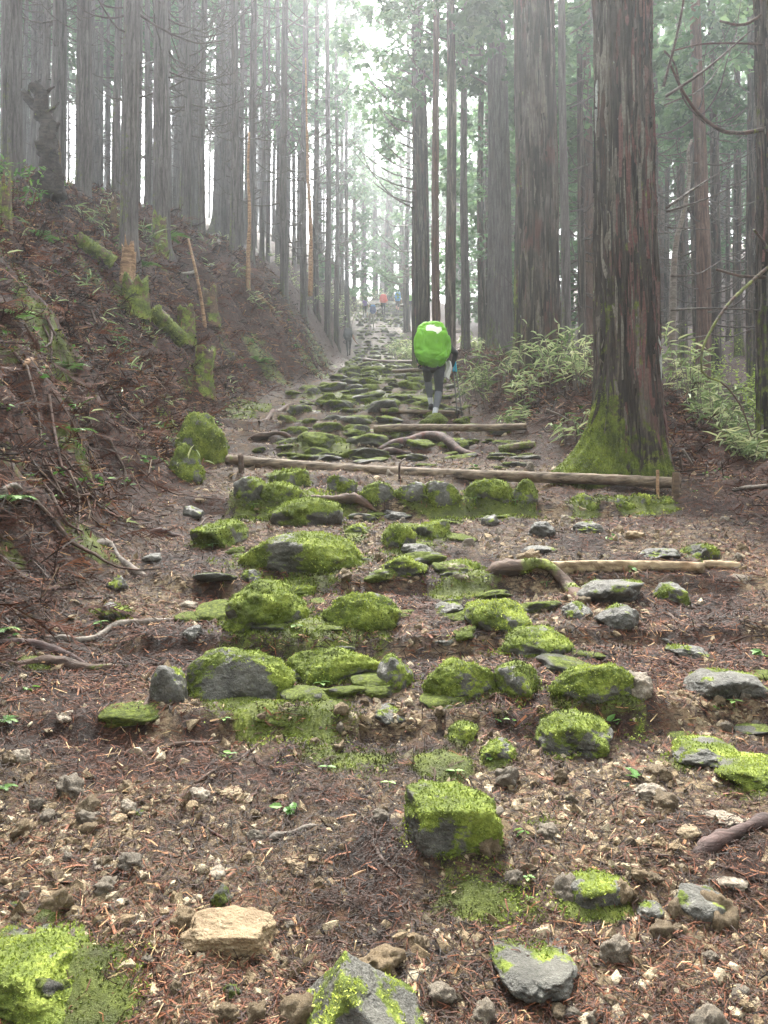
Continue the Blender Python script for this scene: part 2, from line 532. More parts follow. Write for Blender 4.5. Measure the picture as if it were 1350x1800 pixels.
def bark_material(name, dark, mid, light, red, moss_amt, vert=14., lichen=.0):
    b = Mat(name, .85, .25)
    v = b.coord((1, 1, .075)); v2 = b.coord((1, 1, .30)); v3 = b.coord(1)
    n1, n2, n3 = b.noise(v, vert, 5, .65, .6), b.noise(b.coord((1, 1, .17)), vert * 4.0, 4, .7, .3), b.noise(v2, 3.0, 4)
    c = b.ramp(n1, [(.34, dark), (.5, mid), (.66, light)])
    c = b.mix(b.step(n2, .45, .7, 0, .7), c, dark)
    c = b.mix(b.step(n3, .54, .70, 0, .6), c, red)
    n4 = b.noise(v3, 11, 6, .7)
    c = b.mix(b.step(b.noise(v2, 21, 3), .735, .76, 0, lichen), c, (.42, .46, .40))
    mk = b.step(b.math('ADD', b.attr('moss'), b.math('ADD', b.math('MULTIPLY', b.math('SUBTRACT', n4, .5), 1.3), b.math('MULTIPLY', b.math('SUBTRACT', n1, .5), .8))), .40, .62, 0, moss_amt)
    mc, mn = moss_color(b, v3)
    c = b.mix(mk, c, mc)
    c = b.mix(b.math('MULTIPLY', b.objrnd(), .22), c, dark)
    b.color(c)
    b.bump(b.math('ADD', n1, b.math('MULTIPLY', n2, .6)), 1.0, .05)
    return b.m
M['bark'] = bark_material('cedar_bark', (.014, .011, .009), (.070, .056, .044), (.21, .175, .14), (.15, .062, .050), .95, 10, 1.)
M['bark_grey'] = bark_material('grey_cypress_bark', (.058, .051, .047), (.14, .125, .116), (.225, .205, .19), (.165, .13, .112), .6, 20, .3)
M['bark_red'] = bark_material('red_bark', (.05, .028, .02), (.12, .07, .05), (.20, .13, .10), (.20, .08, .05), .7, 20)

def wood_material(name, dark, light, streak, moss_amt=.8, rough=.75):
    b = Mat(name, rough, .35)
    v = b.coord((1, 1, 1)); u = b.coord((.07, 1, 1))
    n1, n2 = b.noise(u, 28, 5, .65, .4), b.noise(v, 6, 4)
    c = b.ramp(n1, [(.36, dark), (.52, tuple((p + q) * .5 for p, q in zip(dark, light))), (.68, light)])
    c = b.mix(b.step(n2, .5, .7, 0, .7), c, streak)
    n4 = b.noise(v, 14, 5, .7)
    mk = b.step(b.math('ADD', b.attr('moss'), b.math('MULTIPLY', b.math('SUBTRACT', n4, .5), 1.2)), .42, .62, 0, moss_amt)
    mc, mn = moss_color(b, v)
    b.color(b.mix(mk, c, mc))
    b.bump(b.math('ADD', n1, b.math('MULTIPLY', n4, .5)), .8, .012)
    return b.m
M['log'] = wood_material('weathered_log', (.045, .031, .021), (.31, .24, .165), (.11, .065, .04))
M['log_pale'] = wood_material('split_pale_log', (.16, .11, .065), (.50, .39, .24), (.30, .19, .10))
M['root'] = wood_material('dark_root', (.035, .022, .016), (.13, .085, .062), (.10, .042, .028))
M['root_red'] = wood_material('red_root', (.022, .013, .011), (.105, .066, .058), (.13, .04, .025))
M['root_grey'] = wood_material('grey_root', (.07, .058, .048), (.24, .205, .17), (.14, .10, .075))
M['twig'] = wood_material('twig', (.028, .018, .014), (.12, .078, .058), (.07, .034, .026), 0.)
M['dead'] = wood_material('dead_branch', (.04, .032, .027), (.15, .125, .105), (.08, .06, .05), .5)
M['snag'] = wood_material('dark_rotten_snag', (.012, .009, .007), (.075, .058, .046), (.04, .026, .018), .8)
M['orange'] = wood_material('peeled_orange_wood', (.12, .065, .034), (.46, .29, .16), (.24, .135, .07), .4)
M['stump'] = wood_material('rotten_stump', (.05, .033, .022), (.17, .115, .07), (.24, .13, .06), 1.)

def plain(name, col, rough=.7, spec=.3, bump=0., scale=200, var=.25):
    m = Mat(name, rough, spec)
    n = m.noise(m.coord(1), scale * .15, 4); f = m.noise(m.coord(1), scale, 2)
    m.color(m.mix(m.step(n, .3, .7, 0, var), col, tuple(k * .55 for k in col)))
    if bump: m.bump(m.math('ADD', n, m.math('MULTIPLY', f, .4)), bump, .01)
    return m.m
# ------------------------------------------------------------------ fields that say what covers the ground where
MOSS_PATCHES = []        # (x, y, rx, ry, strength)
def moss_px(px, py, wpx, hpx, s=1.0):
    x, y, z = ground_at(px, py)
    x2, y2, z2 = ground_at(px, py - hpx * .5); x3, y3, z3 = ground_at(px, py + hpx * .5)
    rx = wpx * .5 * y / F_PX
    if py > 1000 and s >= .55: s = s * .86                  # thinner and more broken on the trodden ground
    MOSS_PATCHES.append((x, y, rx, min(max(.05, (y2 - y3) * .5), 1.1 * rx if px < 420 and py < 1000 else 99), s))
for a in [(560, 1265, 270, 150, .8), (640, 1345, 200, 90, .8), (770, 1350, 150, 60), (470, 1245, 120, 110, .8), (850, 1560, 320, 200, .66), (700, 1480, 150, 90, .85), (960, 1460, 160, 100, .6), (530, 1090, 230, 110, .8), (520, 1035, 200, 40),
          (930, 1130, 160, 90, .9), (900, 1260, 200, 60, .6), (1000, 1290, 200, 120, .7), (420, 1190, 200, 60, .7), (820, 1030, 180, 60, .9), (540, 900, 200, 50, .9), (1100, 885, 200, 40, .6), (800, 880, 300, 30, .8),
          (100, 1720, 260, 120, .8), (1250, 1340, 220, 60, .6), (600, 700, 140, 40, .8), (560, 790, 150, 30, .8), (650, 660, 120, 30, .8), (1040, 1560, 120, 80, .8), (1000, 1420, 150, 60, .6),
          (330, 790, 110, 80, 1.), (160, 965, 120, 60, .9), (30, 1010, 90, 90, .8), (130, 780, 70, 130, 1.), (60, 560, 90, 120, .9), (110, 640, 90, 100, .9), (250, 560, 110, 90, .8), (440, 720, 70, 70, .9),
          (470, 640, 100, 60, .9), (545, 640, 90, 40, .9), (30, 480, 100, 120, .9), (150, 470, 130, 80, .8), (60, 1170, 100, 60, .7), (560, 610, 60, 40, .8), (20, 640, 60, 80, .6), (180, 370, 180, 40, .8)]:
    moss_px(*a)

# the stones one can point at, from the foot of the picture upwards
STONES = []
def B(name, box, moss, label, *a, **k):
    STONES.append(((name, box, moss, label) + a, k))
    if moss >= .55:                              # moss creeps from the stone on to the soil round it
        w, h = box[2] - box[0], box[3] - box[1]
        moss_px((box[0] + box[2]) / 2, box[3] - .25 * h, w * 1.25, max(h * 1.1, 24), .8)
B('mossy_boulder', (-70, 1632, 228, 1840), .64, 'large green mossy boulder cut by the lower left corner', level=5, flat=.6, rough=.05, depth=1.3, cuts=7)
B('mossy_stone', (58, 1588, 112, 1625), .9, 'small mossy lump just above the corner boulder at lower left', cat='stone')
B('angular_boulder', (512, 1688, 752, 1900), .50, 'dark angular boulder with pointed mossy peak at the bottom edge', level=5, cuts=2, rough=.03, seed=4311, k=34., depth=.75, planes=[((-.86, -.12, .50), .36), ((.66, -.12, .74), .34), ((0, .9, .4), .7), ((.05, -.96, .25), .7)])
B('tan_block', (313, 1608, 490, 1698), .0, 'oblong rough tan stone block lying on the gravel', mat='tan_rock', cat='stone', cuts=3, rough=.07, level=5, depth=.6, fz=False, seed=511, k=26., planes=[((.05, -.18, 1), .5), ((.05, -1, -.15), .6), ((-1, -.1, .2), .75), ((1, -.3, .1), .75)])
B('grey_slab', (858, 1655, 1006, 1790), .22, 'grey flat wedge-shaped stone low beside the moss carpet', cat='stone', cuts=7, rough=.05, level=5, flat=.5, depth=1.7, k=24.)
B('mossy_boulder', (708, 1383, 890, 1520), .70, 'flat-topped mossy boulder with dark front face standing alone', level=5, cuts=3, rough=.04, depth=.85, seed=627, k=24., planes=[((.04, -.16, 1), .50), ((.1, -1, .05), .62), ((-1, -.3, .15), .72), ((1, -.15, .2), .74)])
B('mossy_stone', (975, 1528, 1106, 1622), .55, 'grey stone half covered in moss beside the moss carpet', cat='stone', flat=.7)
B('grey_stone', (1113, 1583, 1168, 1632), .25, 'fist-sized grey stone between the half-mossy stone and the larger grey one', cat='stone')
B('grey_stone', (1178, 1558, 1277, 1637), .2, 'bare grey rounded stone near a bent yellow twig', cat='stone')
B('grey_stone', (1235, 1538, 1310, 1572), .05, 'flat tan-grey stone under a long thin twig', cat='stone', mat='pale_rock')
B('mossy_stone', (1253, 1336, 1420, 1412), .62, 'large flat mossy stone running out of the right edge', cat='stone', flat=.6)
B('mossy_stone', (1178, 1303, 1298, 1358), .6, 'low mossy stone touching the flat stone at the right edge', cat='stone', flat=.65)
B('pale_stone', (1113, 1374, 1172, 1420), .0, 'knobbly pale grey stone alone in the needle litter', mat='pale_rock', cat='stone', rough=.11)
B('pale_stone', (1228, 1424, 1302, 1462), .0, 'pale crumbly stone pair above the red root', mat='pale_rock', cat='stone', rough=.12)
B('tan_stone', (1178, 1448, 1230, 1487), .05, 'smooth tan stone at the tip of the red root', mat='tan_rock', cat='stone')
B('tan_stone', (1326, 1490, 1380, 1528), .0, 'yellow flat stone cut by the right edge below the red root', mat='tan_rock', cat='stone')
B('mossy_stone', (938, 1248, 1072, 1338), .60, 'broad grey-green stone below the row of mossy stones', cat='stone', cuts=8, level=5)
B('mossy_stone', (843, 1298, 906, 1348), .62, 'small mossy cobble with one green seedling before it', cat='stone')
B('mossy_stone', (785, 1268, 842, 1312), .7, 'small mossy cobble under the gap in the stone row', cat='stone')
B('grey_stone', (656, 1238, 732, 1288), .3, 'grey wet stone sunk in the green moss carpet', cat='stone')
B('mossy_boulder', (328, 1136, 520, 1236), .62, 'long sloping boulder with grey back and mossy crest', level=5, cuts=7, rz=.2, depth=.6)
B('mossy_boulder', (500, 1138, 672, 1208), .78, 'mossy boulder in the stone row beside the sloping one', level=5, depth=.6)
B('mossy_stone', (662, 1150, 727, 1218), .5, 'upright grey stone with mossy cap at the end of the row', cat='stone')
B('mossy_boulder', (740, 1156, 880, 1236), .78, 'mossy boulder just after the gap in the stone row', level=5, depth=.7)
B('mossy_stone', (868, 1160, 953, 1240), .68, 'dark rounded stone with ragged moss next in the row', cat='stone')
B('mossy_boulder', (963, 1166, 1120, 1254), .78, 'long mossy boulder leaning against tan crumbling rock', level=5, depth=.6)
B('tan_stone', (1088, 1178, 1152, 1240), .0, 'tan crumbling rock beside the long mossy boulder', mat='pale_rock', cat='stone', rough=.11, fz=False)
B('pale_stone', (1098, 1240, 1142, 1272), .0, 'jagged pale stone below the tan crumbling rock', mat='pale_rock', cat='stone', rough=.12)
B('grey_boulder', (1203, 1172, 1338, 1244), .38, 'smooth oval grey boulder with thin moss near the right edge', cuts=4, rough=.03, level=5)
B('dark_stone', (265, 1165, 330, 1240), .3, 'dark upright wedge stone at the left end of the row', cat='stone', cuts=6)
B('grey_stone', (318, 1098, 358, 1135), .15, 'round grey stone above the sloping boulder', cat='stone')
B('mossy_boulder', (393, 1018, 545, 1116), .85, 'bright green mossy boulder with steep left face', level=5, cuts=7)
B('mossy_boulder', (566, 1040, 706, 1114), .88, 'bright green cushion-like boulder with a white chip on top', level=5, cuts=6, depth=.6)
B('mossy_stone', (478, 1022, 596, 1052), .85, 'low flat mossy stone between the two bright green boulders', cat='stone')
B('mossy_stone', (815, 1052, 934, 1114), .8, 'rounded mossy stone with a bare pale shoulder', cat='stone')
B('mossy_stone', (880, 1098, 1008, 1164), .72, 'mossy wedge running down to the long boulder', cat='stone', cuts=6, rz=.4)
B('grey_stone', (730, 1110, 826, 1146), .35, 'flat grey stone in litter below the bright green boulder', cat='stone')
B('grey_stone', (760, 1058, 818, 1082), .3, 'thin pale flat stone beside the rounded mossy stone', cat='stone')
B('mossy_boulder', (413, 934, 642, 1020), .78, 'largest domed mossy boulder in the middle of the trail', level=5, cuts=5, rough=.035, depth=.7)
B('mossy_stone', (338, 912, 438, 968), .75, 'flat mossy stone apart on the bare left side of the trail', cat='stone', cuts=5)
B('grey_stone', (423, 1000, 462, 1028), .5, 'little pointed stone at the foot of the domed boulder', cat='stone', cuts=5)
B('mossy_stone', (658, 975, 752, 1018), .45, 'grey stone with moss fringe right of the domed boulder', cat='stone')
B('mossy_stone', (672, 920, 732, 968), .7, 'mossy block behind the grey fringed stone', cat='stone')
B('mossy_stone', (718, 913, 796, 952), .7, 'mossy hump sharing a root with the block beside it', cat='stone')
B('grey_stone', (705, 955, 768, 985), .3, 'low grey stone between the mossy block and the fringed stone', cat='stone')
B('pale_stone', (757, 983, 872, 1034), .55, 'pale-topped stone with hanging moss at the mossy root', cat='stone', mat='pale_rock')
B('dark_slab', (1008, 1018, 1138, 1066), .30, 'dark slanting slab below the pale split log', cat='stone', cuts=6, flat=.5)
B('dark_stone', (1148, 1023, 1213, 1066), .45, 'dark mossy stone right of the slanting slab', cat='stone')
B('grey_stone', (1045, 1060, 1124, 1114), .25, 'blocky grey-green stone below the slanting slab', cat='stone', cuts=7)
B('grey_stone', (988, 1056, 1042, 1092), .3, 'rounded grey stone at the end of the mossy root', cat='stone')
B('grey_stone', (1140, 1112, 1196, 1136), .1, 'low grey stone lying in pale grit', cat='stone')
B('grey_stone', (1170, 1132, 1240, 1162), .35, 'greenish flat stone beside the sandy patch', cat='stone')
B('grey_stone', (905, 958, 990, 978), .15, 'thin grey stone just above the pale split log', cat='stone')
B('grey_stone', (1128, 963, 1198, 986), .15, 'thin grey stone above the middle of the split log', cat='stone')
B('mossy_stone', (1203, 955, 1268, 986), .65, 'mossy stone above the right end of the split log', cat='stone')
B('pale_stone', (1280, 1008, 1322, 1032), .1, 'pale lichen stone below the right end of the split log', mat='pale_rock', cat='stone')
# the kerb of squared stones under the long log
for k, (bx, ms) in enumerate([((574, 836, 628, 868), .62), ((632, 846, 698, 888), .66), ((694, 846, 752, 888), .6), ((748, 845, 814, 898), .62), ((816, 842, 904, 892), .7), ((900, 842, 947, 888), .75)]):
    B('step_stone', bx, ms, ['lowest stone at the left end of the squared row under the long log', 'second squared mossy stone from the left under the long log', 'third squared stone from the left under the long log',
                           'tallest dark-faced squared stone in the row under the long log', 'widest squared mossy stone in the row under the long log', 'last squared stone at the right end of that row'][k],
      cat='step stone', cuts=6, group='squared stones under the long log', depth=.5, sink=.2)
for k, (bx, ms, lb) in enumerate([((408, 838, 474, 884), .6, 'grey-green leaning stone leftmost in the mossy heap'), ((472, 822, 546, 860), .72, 'rounded mossy stone at the back of the heap'), ((448, 848, 534, 890), .72, 'mossy stone with brown bald spot in the heap'),
                                  ((464, 876, 604, 926), .8, 'broad mossy stone at the front of the heap'), ((600, 920, 655, 942), .75, 'low mossy cushion right of the heap')]):
    B('mossy_stone', bx, ms, lb, cat='stone', group='mossy heap on the left of the trail')
for k, (bx, ms, lb, mt) in enumerate([((972, 880, 1032, 908), .15, 'whitish lichen stone below the big cedar', 'pale_rock'), ((1005, 868, 1064, 904), .75, 'mossy stone beside the whitish lichen stone', 'rock'), ((1078, 870, 1118, 902), .7, 'squat mossy stone under the log end', 'rock'),
                                      ((1112, 868, 1150, 894), .75, 'mossy cobble in the middle of the three under the log end', 'rock'), ((1144, 872, 1188, 898), .75, 'outermost mossy cobble under the log end', 'rock'), ((1008, 916, 1064, 938), .3, 'grey stone in litter below the whitish lichen stone', 'rock'),
                                      ((925, 916, 978, 946), .3, 'grey stone left of the litter below the kerb row', 'rock'), ((985, 905, 1012, 920), .2, 'little pale stone in front of the whitish lichen stone', 'pale_rock'), ((1096, 933, 1134, 950), .0, 'cream-coloured stone on bare soil', 'tan_rock'),
                                      ((845, 904, 880, 926), .35, 'small greenish stone below the kerb row', 'rock'), ((655, 895, 725, 916), .2, 'grey flat stone beside the dark root', 'rock'),
                                      ((187, 1012, 226, 1042), .5, 'greenish upright stone on the left margin', 'rock'), ((158, 1057, 232, 1098), .6, 'mossy triangular stone above the grey root', 'rock'), ((315, 888, 355, 912), .25, 'grey stone on the left path margin', 'rock'),
                                      ((338, 874, 376, 890), .0, 'flat cream stone on the left path margin', 'tan_rock'), ((310, 1055, 348, 1070), .0, 'thin white stone by the left margin', 'pale_rock'), ((250, 972, 285, 992), .1, 'small blue-grey stone in front of the curved root', 'rock'),
                                      ((385, 1382, 436, 1416), .0, 'pale tan lump beside the long bent stick', 'tan_rock'), ((332, 1384, 372, 1412), .0, 'crumbly pale lump left of the pale tan one', 'pale_rock'), ((490, 1505, 560, 1550), .0, 'flat tan stone above the yellow twig', 'tan_rock'),
                                      ((195, 1432, 226, 1458), .0, 'round brown stone in dark litter', 'tan_rock'), ((215, 1405, 245, 1438), .0, 'tall pale stone behind the round brown one', 'pale_rock'), ((365, 1522, 402, 1556), .0, 'pale rounded lump right of dark twigs', 'pale_rock'),
                                      ((162, 1512, 206, 1540), .0, 'pale stone alone in dark litter at left', 'pale_rock'), ((100, 1700 - 450, 135, 1280), .0, 'white crumbly stone on the left soil', 'pale_rock'), ((25, 1315, 60, 1350), .1, 'grey crumbly stone at the left edge', 'pale_rock')]):
    B('trail_stone', bx, ms, lb, mt, cat='stone', level=4 if (bx[2] - bx[0]) > 45 else 3, rough=.07 if mt == 'rock' else .1)
# stones and cushions on the left bank
for bx, ms, lb in [((286, 778, 358, 846), .85, 'mossy rock at the foot of the left bank'), ((300, 722, 396, 812), .82, 'large mossy rock lying above it on the left bank'),
                   ((372, 768, 402, 792), .7, 'small mossy stone behind the left end of the long log')]:
    B('bank_rock', bx, ms, lb, cat='rock', depth=.7, sink=.8, level=4)


def moss_field(x, y):
    m = np.zeros_like(np.asarray(x, float))
    wob_ = .5 * noise2(x * 3.7, y * 3.7, 35)
    for (a, b, rx, ry, s) in MOSS_PATCHES:
        k = np.where((np.abs(x - a) < 2.1 * rx) & (np.abs(y - b) < 2.1 * ry))[0]
        if len(k):
            q = ((x[k] - a) / rx) ** 2 + ((y[k] - b) / ry) ** 2 + wob_[k]
            m[k] = np.maximum(m[k], s * np.exp(-q * 1.1))
    far = sstep(9, 13, y) * sstep(.0, .5, x - left_toe(y)) * sstep(.0, .5, right_toe(y) - x)
    m = np.maximum(m, far * (.35 + .35 * noise2(x * 1.8, y * 1.2, 31)))
    bank = sstep(.2, .8, left_toe(y) - x) + sstep(.2, .8, x - right_toe(y)) * .6
    up_ = height(x, y) - trail_z(y)
    m = np.maximum(m, bank * (.06 + .42 * noise2(y * 1.1, up_ * 1.5, 33) + .30 * noise2(y * 3.1, up_ * 3.6, 34)))
    return m + .16 * noise2(x * 5, y * 5, 32) + .16 * noise2(x * 13, y * 13, 36) + .10 * noise2(x * 31, y * 31, 37)

def grit_field(x, y):
    on = sstep(-.3, .25, x - left_toe(y)) * sstep(-.3, .4, right_toe(y) - x)
    n = noise2(x * 2.2, y * 1.9, 41) + .5 * noise2(x * 6, y * 6, 42)
    near = 1 - .55 * sstep(3, 9, y)
    return on * near * sstep(-.55, .35, n + .45 * sstep(3.0, 1.5, y)) * (1 - .8 * sstep(.3, .7, moss_field(x, y)))

# ------------------------------------------------------------------ the ground sheet
ys = np.concatenate([np.linspace(-55, .4, 34)[:-1], .4 * (150 / .4) ** np.linspace(0, 1, 520), np.linspace(155, 250, 14)])
xs = np.sinh(np.linspace(-1, 1, 430) * 6.6) / np.sinh(6.6) * 210
GX, GY = np.meshgrid(xs, ys)
gx, gy = GX.ravel(), GY.ravel()
gm_ = moss_field(gx, gy)
GV = np.stack([gx, gy, height(gx, gy) + .018 * sstep(.35, .8, gm_) * (gy < 20)], -1)     # moss has some thickness
nr, nc = GX.shape
ii = (np.arange(nr - 1)[:, None] * nc + np.arange(nc - 1)[None]).ravel()
GF = np.stack([ii, ii + 1, ii + nc + 1, ii + nc], -1)
ground = link('ground', make_mesh('ground', GV, GF, M['ground'], True, {'moss': moss_field(gx, gy), 'grit': grit_field(gx, gy), 'bank': np.clip(sstep(-.1, .5, left_toe(gy) - gx) + .9 * sstep(-.1, .5, gx - right_toe(gy)), 0, 1)}))
kind(ground, 'structure', 'dark forest soil of the stepped trail and its banks')

# ------------------------------------------------------------------ stones
def stone_parts(level, seed, W, D, H, cuts, rough, flat, moss, planes=None, k=17.):
    V, F = rock_shape(level, seed, cuts, rough, flat, planes, k)
    V = V * np.array([W / 2, D / 2, H / 2])
    N = vert_normals(V, F)
    n = fbm(V / max(W, .05) * 3.2 + seed * 1.7, 3, seed + 3)
    up = N[:, 2]
    m = moss - .05 + .30 * (up - .35) + .42 * n
    return V, F, N, np.clip(m if moss > .1 else m * 0 + moss, 0, 1.2)

def fuzz(V, F, m, dens, size, seed, thr=.46):
    """tiny moss leaves standing on the mossy part of a surface: verts, faces, rnd"""
    r = np.random.default_rng(seed)
    A = np.linalg.norm(np.cross(V[F[:, 1]] - V[F[:, 0]], V[F[:, 2]] - V[F[:, 0]]), axis=1) / 2
    fm = m[F].mean(1)
    A = A * (fm > thr) * np.clip((fm - thr) * 4, .25, 1)
    tot = A.sum()
    n = int(min(14000, dens * tot))
    if n < 10:
        return None
    f = r.choice(len(F), n, p=A / tot)
    b = r.dirichlet((1, 1, 1), n)
    P = (V[F[f]] * b[..., None]).sum(1)
    N = np.cross(V[F[f, 1]] - V[F[f, 0]], V[F[f, 2]] - V[F[f, 0]])
    N /= np.linalg.norm(N, axis=1, keepdims=True) + 1e-12
    G = frames(N, r.uniform(0, 6.28, n), r.normal(0, .65, (n, 3)) + np.array([0, 0, .25]))
    T = np.array([[-.35, 0, -.15], [.35, 0, -.15], [.22, .12, .55], [0, .3, 1.0], [-.22, .12, .55]])
    Ft = [np.array([[0, 1, 2, 4]]), np.array([[4, 2, 3]])]
    s = size * r.uniform(.6, 1.5, n)
    V2, F2 = replicate(T, Ft, P, G, s)
    clump = .5 + .45 * fbm(P / size * .06, 2, seed + 9) + .30 * vnoise(P * 7 + seed, seed + 4)
    rnd = np.clip(.66 * clump + r.uniform(0, .30, n) + r.uniform(-.16, .12), 0, 1)
    return V2, F2, np.repeat(rnd, len(T))

SEED = [100]
def boulder(name, box, moss, label, mat='rock', cat='boulder', cuts=9, rough=.05, flat=None, level=4, rz=0., depth=1.15, sink=.45, group=None, parent=None, seed=None, fz=True, tilt=0., planes=None, k=17.):
    """a stone whose outline in the photograph is the box x0, y0, x1, y1; set on the ground there"""
    x0, y0, x1, y1 = box
    SEED[0] += 1
    seed = SEED[0] if seed is None else seed
    cx = (x0 + x1) / 2
    gxp, gyp, gz = ground_at(cx, y1)
    W = (x1 - x0) * gyp / F_PX
    D = depth * W
    for _ in range(9):
        zt = z_row(y0, gyp + .55 * D)
        H = zt - gz
        if H < .20 * W: D *= .8
        else: break
    H = max(H, .06 * W)
    full = H * (1 + sink)
    W2 = (x1 - x0) * (gyp + .4 * D) / F_PX
    loc = (cx - 675) / F_PX * (gyp + .4 * D), gyp + D * .5, gz + H - full / 2
    V, F, N, m = stone_parts(level, seed, W2, D, full, cuts, rough, flat, moss, planes, k)
    if rz or tilt:
        Rm = np.array(Matrix.Rotation(rz, 3, 'Z') @ Matrix.Rotation(tilt, 3, 'Y'))
        V = V @ Rm.T; N = N @ Rm.T
    # every outline fills its own box again after turning
    lo, hi = V.min(0), V.max(0)
    V = (V - (lo + hi) / 2) * (np.array([W2, D, full]) / (hi - lo))
    o = link(name, make_mesh(name, V, F, M[mat], True, {'moss': m}), parent, loc)
    if label: tag(o, label, cat, group)
    if fz and moss > .2:
        sz = max(.0058, .0024 * gyp)
        q = fuzz(V, F, m, .55 / sz ** 2, sz, seed)
        if q:
            k = link('moss', make_mesh('moss', q[0], q[1], M['moss'], False, {'rnd': q[2]}), o)
            kind(k, 'stuff')
    return o

# the stones themselves
for a_, k_ in STONES:
    boulder(*a_, **k_)

# stones laid into the steps further up: pieces of the ground, too many to name
SV = [rock_shape(3, 900 + k, 7, .06, .7) for k in range(14)]
SM = []
for k, (V, F) in enumerate(SV):
    N = vert_normals(V, F)
    n = fbm(V * 1.6 + k * 7, 3, k)
    ms = [.82, .6, .7, .45, .78, .62, .85, .52][k % 8]
    m = np.clip(ms + .3 * (N[:, 2] - .35) + .36 * n, 0, 1.2)
    SM.append(make_mesh('paving_stone', V, F, M['rock'], True, {'moss': m}))
SL = []
for k in range(6):
    V, F = rock_shape(2, 940 + k, 7, .06, .7)
    SL.append((V, F, np.clip([.75, .5, .6, .35, .7, .55][k] + .3 * (vert_normals(V, F)[:, 2] - .35) + .36 * fbm(V * 1.6 + k, 2, k), 0, 1.2)))
laid = []
for (y0, L, A) in STEPS:
    if y0 < 9:
        continue
    xl, xr = float(left_toe(y0)), float(right_toe(y0))
    for row in range(2 if y0 > 26 else 3):
        x = xl + rng.uniform(.1, .5) + (.6 if y0 < 16 else 0)
        while x < xr - .15:
            w = rng.uniform(.24, .62) if row == 0 else rng.uniform(.16, .5)
            yy = y0 + (.05 + rng.normal(0, .05) if row == 0 else -L * row / 3 + rng.normal(0, .1))
            if rng.random() < (.88 if row == 0 else .72):
                laid.append((x + w / 2, yy, w, row))
            x += w * rng.uniform(.95, 1.25)
for px, py, w in [(455, 795, 34), (520, 755, 44), (560, 800, 60), (620, 805, 60), (625, 765, 46), (590, 720, 60), (545, 712, 50), (640, 700, 70), (690, 735, 40), (700, 700, 46), (575, 690, 70), (620, 675, 60), (655, 655, 70), (812, 782, 50), (858, 778, 28), (893, 780, 28),
                  (876, 800, 42), (800, 800, 40), (740, 775, 50), (690, 790, 40), (760, 735, 50), (800, 728, 40), (700, 770, 36), (670, 720, 40), (500, 790, 40)]:
    x, y, z = ground_at(px, py)
    laid.append((x, y, w * y / F_PX, 3))
for _ in range(85):                                  # low stones wedged between the boulders of the lower trail
    y = 2.9 * (8.8 / 2.9) ** rng.random()
    x = rng.normal(.1, .75)
    if left_toe(y) + .5 < x < right_toe(y) - .3:
        laid.append((x, y, rng.uniform(.09, .26) * (1 + .05 * y), 3))
laid.sort(key=lambda a: -a[2] / a[1])
rest = []
for k, (x, y, w, row) in enumerate(laid):
    if abs(x - .82) < .32 and 11.7 < y < 12.6: continue        # room for a boot
    z = hz(x, y)
    hgt = w * rng.uniform(.34, .56) if row == 0 else w * rng.uniform(.22, .40)
    dd = w * rng.uniform(.75, 1.2)
    t = (x, y + dd * .3, z + hgt * .08)
    rot = (rng.normal(0, .12), rng.normal(0, .12), rng.uniform(0, 6.28) if row else rng.choice([0, math.pi]) + rng.normal(0, .25))
    if k < 300:
        link('paving_stone', SM[k % 14], ground, t, rot, (w / 2, dd / 2, hgt / 2))
    else:
        Mx = np.array(Matrix.Rotation(rot[2], 3, 'Z'))
        V, F, mq = SL[k % 6]
        rest.append((V * np.array([w / 2, dd / 2, hgt / 2]) @ Mx.T + np.array(t), F, mq))
V, F = join([(a, b) for a, b, c in rest])
mm = [c for a, b, c in rest]
kind(link('far_paving_stones', make_mesh('far_paving_stones', V, F, M['rock'], True, {'moss': np.concatenate(mm)}), ground), 'stuff')

# loose rubble: one can pick these lumps out of the grit
RV = [rock_shape(3, 300 + k, 6, .13) for k in range(12)]
RM = {}
for mt in ('tan_rock', 'pale_rock', 'rock'):
    RM[mt] = [make_mesh('rubble_stone', V, F, M[mt], True, {'moss': np.clip(.36 * fbm(V * 2 + k, 2, k) + (.5 if mt == 'rock' else -.2), 0, 1)}) for k, (V, F) in enumerate(RV)]
cand = []
tries = 0
while len(cand) < 300 and tries < 20000:
    tries += 1
    y = 1.25 * (8.5 / 1.25) ** rng.random() ** 1.2
    x = rng.uniform(-.75, .75) * y
    if x < left_toe(y) - .1 or x > right_toe(y) + .3: continue
    gf = float(grit_field(np.array([x]), np.array([y]))[0])
    if rng.random() > gf * 1.5: continue
    s = rng.choice([.018, .026, .036, .05], p=[.40, .34, .19, .07]) * rng.uniform(.8, 1.25) * (1 + .10 * max(0, y - 2))
    if any((x - a) ** 2 + (y - b) ** 2 < (.8 * (s + c)) ** 2 for a, b, c in cand): continue
    cand.append((x, y, s))
